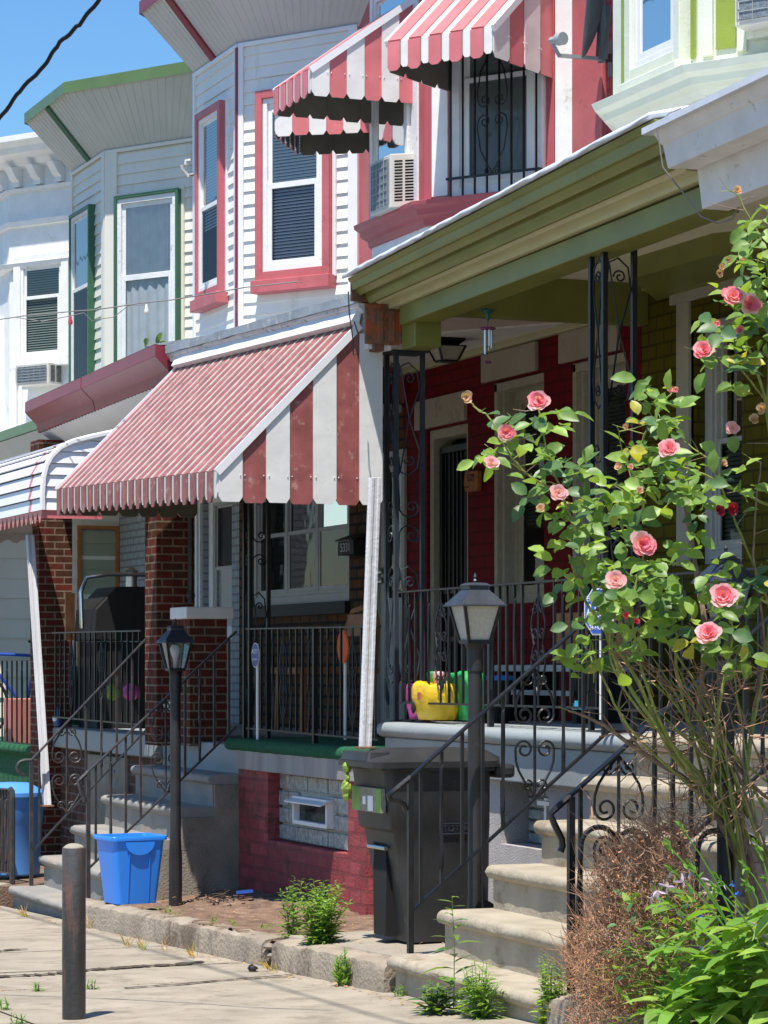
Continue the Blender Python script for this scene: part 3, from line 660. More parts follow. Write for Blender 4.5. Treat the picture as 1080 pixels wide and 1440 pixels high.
b = MB(); bullnose(b, -11.55, -9.3, yl-.005, zf+.012, .085, yb=DW, n=20, jit=.003); b.build('landing', 'tan_step', h1, smooth=True)
# stoop
def stoop(h, X0, X1, d0, dl, z0, zl, n, m, name='steps', side=None, xoff=None):
    st = MB(); y1 = dl+.1
    for i in range(n):
        y = d0+(dl-d0)*i/n; z = z0+(zl-z0)*i/n; r = (zl-z0)/n
        zb = -.6 if i == 0 else z-r-.02
        loops = []
        for k in range(13):
            X = X0+.02+(X1-X0-.04)*k/12; loops.append([V((X, y+.035+U(-.004,.004), zb)), V((X, y+.035+U(-.004,.004), z-.064)), V((X, y1, z-.064)), V((X, y1, zb))])
        st.loft(loops)
    s = st.build(name, m, h)
    for i in range(n):
        y = d0+(dl-d0)*i/n; z = z0+(zl-z0)*i/n; t = MB(); bullnose(t, X0, X1, y, z, .066, yb=y1, n=24, jit=.0035); t.build('tread', m, s, smooth=True)
    return s
zs1 = EYE-1.345
stoop(h1, -11.57, -9.6, 4.572, yl, zs1, zf+.012, 5, 'tan_step')
b = MB(); b.box(-11.55, -9.3, yl+.04, 6.1, -.3, zf-.075); b.build('landing_face', 'tan_step', h1)
# ================================================================== HOUSE 0 (white cornice, mostly out of frame)
h0 = body(0, 'row_house', 'house at right edge of which mainly the white painted porch cornice shows', 'white_paint', 1.2, 7.2)
X0R = -A[0]
b = MB(); b.fb(FW, -A[1]+.004, X0R, .2, 7.2, -.3, 0); b.build('wall', 'olive_brick', h0)
XL0 = -A[1]+.03
pf = [PX(x, y, -XL0) for x, y in ((913,184),(918,187),(923,195),(929,203),(932,205),(939,237))]
b = MB(); sec = pf+[V((XL0, pf[-1].y+.05, pf[-1].z-.002)), V((XL0, pf[-1].y+.05, pf[0].z)), ]
extr(b, sec, X0R, .15, .12); b.build('cornice', 'white_old', h0, bevel=.003)
p0 = PX(980,237,-XL0); p1 = PX(987,294,-XL0)
b = MB(); extr(b, [V((XL0, pf[-1].y+.052, pf[-1].z+.005)), V((XL0, p0.y-.001, pf[-1].z+.005)), V((XL0, p0.y-.001, pf[-1].z+.05)), V((XL0, pf[-1].y+.052, pf[-1].z+.05))], X0R, .12, .12); b.build('cornice_soffit', 'white_old', h0)
b = MB(); extr(b, [V((XL0, p0.y, p0.z)), V((XL0, p1.y-.0, p1.z)), V((XL0, p1.y+.14, p1.z)), V((XL0, p1.y+.14, p0.z+.1)), V((XL0, p0.y, p0.z+.1))], X0R, .1, .08); b.build('porch_beam', 'white_old', h0, bevel=.004)
b = MB(); f0 = PX(912, 181, -XL0)
extr(b, [V((XL0-.05, f0.y-.01, f0.z-.02)), V((XL0-.05, f0.y-.01, f0.z+.01)), V((XL0-.05, f0.y+.2, f0.z+.07)), V((XL0-.05, DW, f0.z+.4)), V((XL0-.05, DW, f0.z+.3)), V((XL0-.05, f0.y+.1, f0.z-.02))], X0R, .15, .14); b.build('roof_flashing', 'flash', h0)
b = MB(); b.box(XL0, X0R, p1.y+.14, DW, zc+.02, zc+.08); b.build('porch_ceiling', 'ceiling_cream', h0)
b = MB(); b.box(-9.29, X0R, yl+.0, DW, zf-.2, zf+.002); b.build('porch_floor', 'tan_step', h0, bevel=.02)
b = MB(); b.box(-9.28, X0R, yl+.06, DW, -.3, zf-.21); b.build('base_wall', 'stucco', h0)
b = MB(); b.fb(FW, -9.3, X0R, 1, zc+.02, .001, .003); 
# ================================================================== HOUSE 2 (red)
h2 = body(2, 'row_house', 'red painted row house with coral bay and white peeling porch cornice', 'deep_red', 1.0, 7.2)
XL, XR = -A[3]+.004, -A[2]-.004
zc2 = FW.px(830, 446)[1]; zmid = 3.75
def rect(F, xl, yt, xr, yb): s0, z1 = F.px(xl, yt); s1 = F.px(xr, yt)[0]; z0 = F.px(xl, yb)[1]; return s0, s1, z0, z1
D_ = rect(FW, 601, 606, 658, 1010); WA = rect(FW, 696, 540, 765, 850); WB = rect(FW, 806, 512, 880, 830)
D_ = (D_[0], D_[1], 1.02, D_[3])
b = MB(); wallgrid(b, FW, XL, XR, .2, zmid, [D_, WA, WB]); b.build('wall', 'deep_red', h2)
for Wn in (WA, WB):
    sp = FW.px(716, 702)[1]
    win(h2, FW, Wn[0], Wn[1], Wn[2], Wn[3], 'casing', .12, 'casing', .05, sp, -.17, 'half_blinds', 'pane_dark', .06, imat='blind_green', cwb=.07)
    b = MB(); b.fb(FW, Wn[0]+.002, Wn[0]+.05, Wn[2], Wn[3], -.10, .006); b.fb(FW, Wn[0]+.052, Wn[0]+.09, Wn[2], Wn[3], -.12, -.03); b.fb(FW, Wn[0]+.002, Wn[1], Wn[3]-.06, Wn[3]-.002, -.10, .006); b.build('window_casing', 'casing', h2, bevel=.004)
for (xl, yt, xr, yt2, yb) in ((681, 500, 757, 484, 539), (790, 470, 872, 452, 512), (587, 566, 657, 555, 606)):
    s0, z1 = FW.px(xl, yt); s1 = FW.px(xr, yt2)[0]; z0 = FW.px(xl, yb)[1]; b = MB(); b.fb(FW, s0, s1, z0, z1, -.05, .028); b.build('lintel', 'lintel', h2, bevel=.005)
# door with iron security gate
b = MB(); b.frame(FW, D_[0], D_[1], D_[2], D_[3], .07, -.2, -.02, wb=.02); dr = b.build('door', 'casing', h2, bevel=.004)
b = MB(); b.fb(FW, D_[0]+.07, D_[1]-.07, D_[2]+.02, D_[3]-.09, -.2, -.17); b.build('door_leaf', 'dark', dr)
b = MB(); g0, g1, gzb, gzt = D_[0]+.09, D_[1]-.08, D_[2]+.03, D_[3]-.13
b.frame(FW, g0, g1, gzb, gzt, .045, -.1, -.06); n = 8
for i in range(1, n):
    s = g0+(g1-g0)*i/n; b.fb(FW, s-.007, s+.007, gzb, gzt, -.09, -.075)
for z in (1.7, 2.05): b.fb(FW, g0, g1, z, z+.03, -.095, -.07)
b.build('security_gate', 'iron', dr)
b = MB(); b.fb(FW, g0+(g1-g0)*.42, g0+(g1-g0)*.8, 1.9, gzt-.06, -.165, -.16); b.build('door_pane', 'blind_green', dr)
# upper storey: bay
R = bay_pts(2, (812, 600, 523)); zt = 6.6; R2_ = R
b = MB(); b.fb(FW, XL, XR, zmid, 7.2, -.3, 0); b.build('upper_wall', 'painted_coral', h2)
core(h2, R, 3.75, zt, 'white_old')
F = rfront(R); zsill = F.px(523, 318)[1]
ring(h2, R, [(-.02, zsill-.16), (.02, zsill-.155), (.03, zsill-.11), (.075, zsill-.09), (.085, zsill-.05), (.12, zsill-.03), (.125, zsill), (.0, zsill+.015), (-.02, zsill+.015)], 'coral_trim', 'bay_cornice')
b = MB()
s = [F.px(x, 200)[0] for x in (523, 533, 582, 596, 600)]
b.fb(F, 0.0, s[1]-.04, zsill, zt, -.01, .02); b.build('bay_trim', 'coral_trim', h2); b = MB(); b.fb(F, F.L-.10, F.L-.03, zsill, zt, -.01, .016); b.build('bay_trim', 'coral_trim', h2)
b = MB(); b.fb(F, F.L-.22, F.L-.10, zsill+.0, zt, -.01, .026); b.build('bay_trim', 'white_old', h2, bevel=.004)
acf = F; ac_s0, ac_s1 = .10, F.L-.24
win(h2, F, .08, F.L-.23, zsill+.02, 6.25, 'white_old', .05, 'white_old', .05, zsill+.95, 0, None, 'pane_dark', .05)
F = rside(R); b = MB(); e = lambda x, y=200: F.px(x, y)[0]
b.fb(F, .0, e(609), zsill, zt, -.01, .022); b.fb(F, e(633), e(638), zsill, zt, -.01, .02); b.fb(F, e(771), e(782), zsill-.05, zt, -.01, .02); b.build('bay_trim', 'coral_trim', h2)
b = MB(); b.fb(F, e(610), e(632.5), zsill+.03, zt, -.01, .03); b.fb(F, e(783), F.L-.0, zsill, zt, -.01, .024); b.build('bay_trim', 'white_paint', h2, bevel=.004)
wz0 = F.px(657, 281)[1]
win(h2, F, e(639), e(770), wz0, 6.3, 'white_old', .075, 'white_paint', .055, F.px(700,112)[1], 0, None, 'pane_dark', .06, label='upper bay window behind black iron bars')
gr = MB(); t0, t1 = e(645), e(765); gzs = wz0+.03
for i in range(8):
    s = t0+(t1-t0)*i/7; gr.bar(F.pt(s, gzs-.03, .10), F.pt(s, 6.2, .10), .012)
for z in (gzs+.1, gzs+1.12, 6.15): gr.bar(F.pt(t0-.03, z, .105), F.pt(t1+.03, z, .105), .016); gr.bar(F.pt(t0-.03, z, .105), F.pt(t0-.03, z, .03), .012); gr.bar(F.pt(t1+.03, z, .105), F.pt(t1+.03, z, .03), .012)
T = lambda s, z: F.pt(s, z, .11)
sm = (t0+t1)/2
for k in (-1, 1):
    for sd in (-1, 1):
        zc_ = gzs+.52
        gr.tube([T(sm, zc_+k*.42), T(sm+sd*.09, zc_+k*.26), T(sm+sd*.115, zc_+k*.12), *[T(*p) for p in spiral(sm+sd*.06, zc_+k*.07, .05, 0 if sd > 0 else pi, -k*sd*1.3, 16)]], .005, 5)
        gr.tube([T(*p) for p in spiral(sm+sd*.035, zc_+k*.40, .03, pi if sd > 0 else 0, k*sd*1.2, 12)], .004, 4)
gr.build('window_grille', 'iron', h2)
# coral pilaster on the wall right of the bay, white textured strip
b = MB(); b.fb(FW, FW.px(806,200)[0], FW.px(853,200)[0], 3.75, 7.0, -.01, .035); b.build('pilaster', 'coral', h2, bevel=.004)
b = MB(); b.fb(FW, -A[3]+.1, R[3][0]-.0+.0, 3.75, 7.0, -.01, .012); b.build('pilaster', 'coral', h2)
soffit(h2, R, zt, .35, zt+.35, 'soffit_white', 'burgundy', None)
# porch roof of house 2
XLr, XRr = -A[3]-.0, -A[2]-.03
ft = PX(501, 412, -XRr)
def hz(x, y, X): return PX(x, y, -X)
def sec2(pts, X1=XLr, dz=.115, b=None):
    p = [V((XRr, y, z)) for y, z in pts]; b = b or MB(); n = 20; loops = []
    for i in range(n+1):
        k = i/n; loops.append([V((XRr+(X1-XRr)*k, q.y+U(-.003,.003), q.z+dz*k+U(-.004,.004))) for q in p])
    b.loft(loops); return b
y0, z0 = ft.y, ft.z
sec2([(y0, z0), (y0, z0-.055), (y0+.02, z0-.055), (y0+.3, z0+.0), (DW, z0+.33), (DW, z0+.38), (y0+.3, z0+.07)]).build('roof_flashing', 'grey_flash', h2, smooth=True)
sec2([(y0+.012, z0-.057), (y0+.014, z0-.075), (y0+.035, z0-.09), (y0+.04, z0-.11), (y0+.07, z0-.12), (y0+.07, z0-.135), (y0+.13, z0-.135), (y0+.13, z0-.057)]).build('cornice', 'peeling', h2, smooth=True)
sec2([(y0+.075, z0-.136), (y0+.075, z0-.33), (y0+.22, z0-.33), (y0+.22, z0-.136)], dz=.10).build('porch_beam', 'white_paint', h2)
b = MB(); ye = PX(560, 430, -XRr).y
b.box(XRr+.002, XRr+.03, y0+.05, ye, z0-.30, z0-.06); b.box(XRr-.10, XRr+.028, y0+.10, ye-.1, z0-.34, z0-.30)
for k in range(5): yy = y0+.12+k*.07; b.box(XRr+.03, XRr+.045, yy, yy+.03+U(0,.03), z0-.26-U(0,.05), z0-.1)
b.build('rotten_end', 'rot_wood', h2, bevel=.004)
b = MB(); b.box(XLr+.02, -A[2]-.03, y0+.2, DW, zc2, zc2+.05); b.build('porch_ceiling', 'ceiling_pink', h2)
b = MB(); b.box(XLr+.02, -A[2]-.03, DW-.06, DW-.002, zc2-.06, zc2-.001); b.build('ceiling_moulding', 'cream_paint', h2, bevel=.01)
b = MB(); b.box(-A[2]-.05, -A[2]-.025, yl+.1, DW, zc2-.02, zc2+.2); b.build('party_panel', 'ceiling_pink', h2)
b = MB(); b.box(XLr-.03, XLr+.04, y0+.25, DW-.3, zc2-.12, zc2+.1); b.build('party_header', 'ceiling_pink', h2)
# base of porch 2
FB2 = FY(5.80)
zf2 = 1.0; XS = -17.44; XBR = -15.02
g2 = rect(FB2, 377, 1086, 489, 1181); zfl = PY(345, 1045, 5.8).z
b = MB(); wallgrid(b, FB2, XS+.01, XBR, -.4, FB2.px(400, 1088)[1], [(g2[0], g2[1], g2[2], g2[3])], -.3, 0); b.build('base_wall', 'base_red', h2)
zsl = FB2.px(400, 1088)[1]
b = MB(); b.fb(FB2, XS+.0, XBR+.12, zsl+.001, zfl-.02, -.4, .03); b.build('porch_sill', 'sill_stone', h2, bevel=.006)
b = MB(); b.box(XS-1.4, -A[2]-.0, 6.15, DW, zfl-.2, zfl-.01); b.build('porch_floor', 'dark_wood', h2)
b = MB(); bullnose(b, FB2.px(326, 1050)[0], -A[2]-.02, 5.745, zfl+.03, .085, yb=6.6, n=40, jit=.003); b.build('porch_carpet', 'carpet', h2, smooth=True)
b = MB(); b.cur = 1; b.fb(FB2, g2[0], g2[1], g2[2], g2[3], -.14, -.10); b.cur = 0
ns, nz = 8, 4
for i in range(ns):
    for j in range(nz):
        if 2 <= i <= 4 and j in (2,): continue
        a, c = g2[0]+(g2[1]-g2[0])*i/ns, g2[2]+(g2[3]-g2[2])*j/nz; b.fb(FB2, a+.007, a+(g2[1]-g2[0])/ns-.007, c+.007, c+(g2[3]-g2[2])/nz-.007, -.10, -.07-U(0,.008))
gb = b.build('glass_block_window', ['glassblock', 'grout'], h2, bevel=.008)
vv = rect(FB2, 405, 1119, 453, 1158)
v = MB(); v.frame(FB2, vv[0], vv[1], vv[2], vv[3], .025, -.10, -.03); v.hexa([FB2.pt(vv[0]-.02, vv[3]-.04, .02), FB2.pt(vv[1]+.02, vv[3]-.04, .02), FB2.pt(vv[1]+.01, vv[3]-.01, -.06), FB2.pt(vv[0]-.01, vv[3]-.01, -.06), FB2.pt(vv[0]-.02, vv[3]-.03, .022), FB2.pt(vv[1]+.02, vv[3]-.03, .022), FB2.pt(vv[1]+.01, vv[3]+.0, -.06), FB2.pt(vv[0]-.01, vv[3]+.0, -.06)])
v.cur = 1; v.fb(FB2, vv[0]+.02, vv[1]-.02, vv[2]+.02, vv[3]-.03, -.09, -.07); v.build('vent_window', ['white_paint', 'pane_dark'], gb)
zs2 = EYE-1.62
stoop(h2, -19.35, XS, 4.66, 5.82, zs2, zf2, 5, 'grey_step')
b = MB(); b.box(-19.36, XS+.01, 5.84, 7.0, -.6, zf2-.02); b.build('landing', 'grey_ledge', h2, bevel=.015)
def stoop_side(h, X, out, d0, dl, z0, zl, n, m, zb=-.5):
    F = FX(-X); ys = [d0+(dl-d0)*i/n+.045 for i in range(n)]+[dl+.03]; zs = [z0+(zl-z0)*i/n-.068 for i in range(n)]
    pts = [(ys[0], zb), (ys[-1], zb), (ys[-1], zs[-1])]
    for i in range(n-1, 0, -1): pts += [(ys[i], zs[i]), (ys[i], zs[i-1])]
    pts += [(ys[0], zs[0])]
    b = MB(); b.poly(F, pts, -.05, out); b.build('stoop_side', m, h)
stoop_side(h2, XS, .012, 4.66, 5.82, zs2, zf2, 5, 'stucco_brown'); stoop_side(h1, -9.6, .012, 4.572, yl, zs1, zf+.012, 5, 'tan_step')
# brick stub pier between the two entrances
def pier(h, a0, a1, y0, y1, z0, z1, m, name='brick_pier', cap=None):
    b = MB(); b.box(-a1, -a0, y0, y1, z0, z1); p = b.build(name, m, h)
    if cap: b = MB(); b.box(-a1-.04, -a0+.04, y0-.04, y1+.04, z1, z1+.085); b.build('cap', cap, p, bevel=.008)
    return p
pp = PY(267, 870, 5.76)
pier(h2, -pp.x, -pp.x+.32, 5.76, 6.04, zf2-.05, pp.z, 'pillar_brick', cap='white_old')
# ================================================================== HOUSE 3 (white siding, burgundy trim)
h3 = body(3, 'row_house', 'row house with white lap siding and coral red window trim', 'white_siding', 1.0, 7.1)
XL, XR = -A[4]+.004, -A[3]-.004
T3 = rect(FW, 357, 690, 491, 853)
Dr3 = rect(FW, 527, 640, 572, 1010)
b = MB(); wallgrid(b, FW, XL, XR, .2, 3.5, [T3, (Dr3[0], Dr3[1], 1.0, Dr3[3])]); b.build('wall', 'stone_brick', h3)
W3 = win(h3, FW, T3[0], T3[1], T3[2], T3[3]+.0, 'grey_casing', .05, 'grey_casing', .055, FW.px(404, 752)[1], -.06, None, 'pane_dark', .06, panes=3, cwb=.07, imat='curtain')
b = MB(); b.fb(FW, T3[0]-.03, T3[1]+.03, T3[2]-.10, T3[2]-.005, -.02, .05); b.build('window_sill', 'black', h3)
b = MB(); b.frame(FW, Dr3[0], Dr3[1], 1.0, Dr3[3], .06, -.1, .02, wb=.01); dr = b.build('door', 'grey_casing', h3)
b = MB(); b.fb(FW, Dr3[0]+.06, Dr3[1]-.06, 1.01, 1.95, -.07, -.02); b.frame(FW, Dr3[0]+.06, Dr3[1]-.06, 1.95, Dr3[3]-.06, .09, -.07, -.02); b.build('door_leaf', 'grey_casing', dr)
b = MB(); b.fb(FW, Dr3[0]+.1, Dr3[1]-.1, 2.0, Dr3[3]-.1, -.06, -.05); b.build('door_pane', 'pane_dark', dr)
b = MB(); 
for z in (FW.px(535, 803)[1], FW.px(535, 816)[1]): b.lathe((FW.pt(Dr3[0]+.12, z, -.0)), [(.0,-.03),(.028,-.02),(.03,0),(.022,.02),(0,.03)], 10)
b.build('handle', 'steel', dr, smooth=True)
b = MB(); b.fb(FW, XL, XR, 3.5, 7.1, -.3, 0); b.build('upper_wall', 'coral', h3)
R = bay_pts(3, (505, 337, 275)); R3_ = R
F = rside(R); zt = F.px(342, 61)[1]; zb = 3.45
core(h3, R, 3.72, zt+.05, 'white_siding')
for (Fq, wins, e0, e1) in ((rfront(R), 0, .045, .07), (F, 1, .02, .10)):
    b = MB(); siding(b, Fq, e0, Fq.L-e1, zb, zt-.035, .1); b.build('siding', 'white_siding', h3)
b = MB(); b.fb(rfront(R), .0, .05, zb, zt-.03, -.01, .028); b.fb(rfront(R), rfront(R).L-.075, rfront(R).L-.02, zb, zt-.03, -.01, .028); b.fb(F, .0, .055, zb, zt-.03, -.01, .03); b.fb(F, F.L-.09, F.L-.0, zb, zt-.03, -.01, .028)
b.fb(F, .0, F.L, zt-.034, zt, -.01, .03); b.fb(rfront(R), .0, rfront(R).L, zt-.034, zt, -.01, .03); b.build('corner_post', 'white_metal', h3, bevel=.004)
b = MB(); b.fb(rfront(R), rfront(R).L-.018, rfront(R).L+.022, zb, zt-.036, -.01, .036); b.build('corner_strip', 'burgundy', h3)
Ff = rfront(R)
b_ = rect(Ff, 287, 163, 322, 424); sp = Ff.px(296, 296)[1]
win(h3, Ff, b_[0], min(b_[1], Ff.L-.10), Ff.px(287, 424)[1], b_[3], 'coral', .06, 'white_paint', .06, sp, .026, 'half_blinds', 'pane_sky', .06, sill=('coral', .10))
c = rect(F, 367, 131, 471, 397); sp = F.px(384, 265)[1]
win(h3, F, c[0], c[1], F.px(367, 397)[1], F.px(367, 131)[1], 'coral', .068, 'white_paint', .075, sp, .026, 'blinds', 'pane', .06, sill=('coral', .105))
b = MB(); b.frame(F, c[0]-.03, c[1]+.03, F.px(367,397)[1]-.01, F.px(367,131)[1]+.03, .032, -.01, .035); b.frame(Ff, b_[0]-.03, min(b_[1], Ff.L-.10)+.025, Ff.px(287,424)[1]-.01, b_[3]+.03, .03, -.01, .035); b.build('window_channel', 'white_metal', h3)
soffit(h3, R, zt, .43, zt+.52, 'soffit', 'burgundy', 'burgundy')
# porch roof of house 3: burgundy cove gutter over a ribbed white soffit
XLg, XRg = -A[4]-.02, -A[3]-.03
g0 = PX(35, 566, -XLg); g1 = PX(50, 592, -XLg); zR = PX(227, 484, -XRg); dzg = zR.z-g0.z
def sec3(pts, m, name, X0=XLg, X1=XRg, split=True, **k):
    segs = [(X0, X0+(X1-X0)*.47), (X0+(X1-X0)*.475, X1)] if split else [(X0, X1)]
    b = MB()
    for (a, c) in segs:
        f = lambda X: [V((X, y, z+dzg*(X-XLg)/(XRg-XLg))) for y, z in pts]
        b.loft([f(a), f(c)])
    return b.build(name, m, h3, **k)
gy, gzz = g0.y, g0.z
sec3([(gy, gzz), (gy, gzz-.09), (gy+.10, gzz-.19), (gy+.115, gzz-.26), (gy+.14, gzz-.26), (gy+.14, gzz), ], 'burgundy', 'gutter', bevel=.004)
sec3([(gy+.0, gzz+.002), (gy+.2, gzz+.04), (DW, gzz+.3), (DW, gzz+.25), (gy+.1, gzz-.02)], 'grey_flash', 'roof_flashing', split=False)
b = MB(); q0 = (gy+.125, gzz-.25); q1 = (gy+.34, gzz-.40); n = 40
for i in range(n):
    X = XLg+.04+(XRg-XLg-.06)*i/n; dX = (XRg-XLg-.06)/n; z = dzg*(X-XLg)/(XRg-XLg)
    b.add([(X, q0[0], q0[1]+z), (X+dX*.5, q0[0], q0[1]+z-.022), (X+dX, q0[0], q0[1]+z), (X+dX, q1[0], q1[1]+z), (X+dX*.5, q1[0], q1[1]+z-.022), (X, q1[0], q1[1]+z)], [(0,1,4,5), (1,2,3,4)])
b.build('soffit', 'soffit_white', h3, recalc=False)
sec3([(gy+.34, gzz-.38), (gy+.345, gzz-.47), (gy+.5, gzz-.47), (gy+.5, gzz-.38)], 'grey_flash', 'porch_beam', split=False)
b = MB(); b.box(XLg+.03, XRg-.02, gy+.45, DW, gzz-.36, gzz-.3); b.build('porch_ceiling', 'soffit', h3)
# base and pillars
pier(h3, 18.90, 19.20, 5.66, 5.95, zf2-.06, 3.5, 'pillar_brick')
pier(h3, A[4]-.32, A[4]-.02, 5.66, 5.95, -.4, 3.45, 'pillar_brick')
b = MB(); b.box(-A[4], -19.37, 5.78, DW, zf2-.17, zf2); b.build('porch_floor', 'grey_ledge', h3, bevel=.015)
b = MB(); b.box(-A[4], -19.38, 5.85, 6.1, -.6, zf2-.171); b.build('base_wall', 'dark_brick', h3)
b = MB(); b.box(-21.4, -20.3, 5.82, 5.86, -.2, zf2-.2); b.build('base_panel', 'stucco_brown', h3)
# ================================================================== HOUSE 4 (cream siding, green trim)
h4 = body(4, 'row_house', 'row house with cream siding and a green topped overhanging bay', 'cream_siding', .8, 6.95)
XL, XR = -A[5]+.004, -A[4]-.004
W4 = rect(FW, 286, 690, 326, 900)
b = MB(); wallgrid(b, FW, XL, XR, .2, 3.5, [W4]); b.build('wall', 'white_brick', h4)
win(h4, FW, W4[0], W4[1], W4[2], W4[3], 'white_paint', .12, 'grey_casing', .05, FW.px(316, 799)[1], -.1, None, 'pane_dark', .05)
b = MB(); b.fb(FW, W4[0]-.35, W4[0]-.02, 1.0, 3.3, -.01, .03); b.fb(FW, W4[0]-.30, W4[0]-.25, 1, 3.3, .03, .05); b.fb(FW, W4[0]-.12, W4[0]-.06, 1, 3.3, .03, .05); b.build('pilaster', 'white_paint', h4, bevel=.006)
b = MB(); b.fb(FW, XL, XR, 3.5, 6.95, -.3, 0); b.build('upper_wall', 'cream_siding', h4)
R = bay_pts(4, (None, 150, 103)); R4_ = R
F = rside(R); Ff = rfront(R); zt = F.px(152, 212)[1]; zb = 3.35
core(h4, R, 3.6, zt+.05, 'cream_siding')
for Fq, e0, e1 in ((Ff, .05, .09), (F, .15, .02)):
    b = MB(); siding(b, Fq, e0, Fq.L-e1, zb, zt-.035, .1); b.build('siding', 'cream_siding', h4)
b = MB(); b.fb(Ff, .0, .05, zb, zt-.03, -.01, .028); b.fb(Ff, Ff.L-.10, Ff.L-.0, zb, zt-.03, -.01, .028); b.fb(F, .0, .15, zb, zt-.03, -.01, .03)
b.fb(F, .0, F.L, zt-.034, zt, -.01, .03); b.fb(Ff, .0, Ff.L, zt-.034, zt, -.01, .03); b.build('corner_post', 'cream_siding', h4, bevel=.004)
a = rect(Ff, 107, 304, 135, 528); win(h4, Ff, a[0], min(a[1], Ff.L-.11), 3.45, a[3], 'green_trim', .035, 'white_old', .06, Ff.px(125, 405)[1], .026, None, 'pane_sky', .05)
a = rect(F, 168, 278, 258, 500); win(h4, F, a[0], a[1], 3.45, a[3], 'green_trim', .032, 'white_old', .085, F.px(200, 391)[1], .026, 'curtain', 'pane', .06)
b = MB(); b.frame(F, a[0]-.03, a[1]+.03, 3.4, a[3]+.03, .031, -.01, .035); b.build('window_channel', 'cream_siding', h4)
soffit(h4, R, zt, .43, zt+.50, 'soffit', 'green_fascia', 'green_trim')
# porch roof 4
XLg, XRg = -A[5], -A[4]-.04
e0 = PX(62, 601, -XRg); b = MB(); b.loft([[V((X, e0.y-.01, e0.z+.09)), V((X, e0.y-.01, e0.z)), V((X, e0.y+.4, e0.z)), V((X, DW, e0.z+.3)), V((X, DW, e0.z+.4))] for X in (XLg, XRg)]); b.build('roof_edge', 'green_fascia', h4, bevel=.004)
b = MB(); b.loft([[V((X, e0.y+.0, e0.z-.002)), V((X, e0.y+.09, e0.z-.14)), V((X, e0.y+.10, e0.z-.26)), V((X, e0.y+.3, e0.z-.26)), V((X, e0.y+.3, e0.z-.002))] for X in (XLg, XRg-.02)]); b.build('cornice', 'cream_siding', h4, bevel=.004)
b = MB(); b.box(XLg, XRg, e0.y+.3, DW, e0.z-.2, e0.z-.15); b.build('porch_ceiling', 'ceiling_cream', h4)
zf4 = .80; b = MB(); bullnose(b, -A[5], -A[4]-.03, 5.78, zf4+.01, .09, yb=7.0, n=20, jit=.003); b.build('porch_carpet', 'carpet', h4, smooth=True)
b = MB(); b.box(-A[5], -A[4]-.01, 5.84, DW, .42, zf4-.08); b.build('porch_floor', 'carpet', h4)
b = MB(); b.box(-A[5], -A[4]-.01, 5.88, 6.2, -.6, .42); b.build('base_wall', 'green_brick', h4)
# side partition at the far end of porch 4, with an orange framed shuttered opening
FS = FX(A[5]-.02); b = MB()
s0, s1 = 5.9, DW
b.fb(FS, s0, s1, .8, 3.3, -.05, -.002); siding(b, FS, s0, s1, .8, 3.25, .2, 0, .022); pt = b.build('side_partition', 'white_siding', h4)
e = lambda x: FS.px(x, 800)[0]
zt4 = FS.px(150, 740)[1]; b = MB(); so_, s1_ = e(108), DW-.005
b.frame(FS, so_, s1_, .9, zt4, .035, .0, .05); fr = b.build('shutter_frame', 'orange_wood', h4)
b = MB(); siding(b, FS, so_+.036, s1_-.036, .95, zt4-.04, .13, .012, .018); b.build('shutter', 'blind_green', fr)
pier(h4, A[5]-.32, A[5]-.02, 5.66, 5.95, -.4, 3.3, 'white_brick')
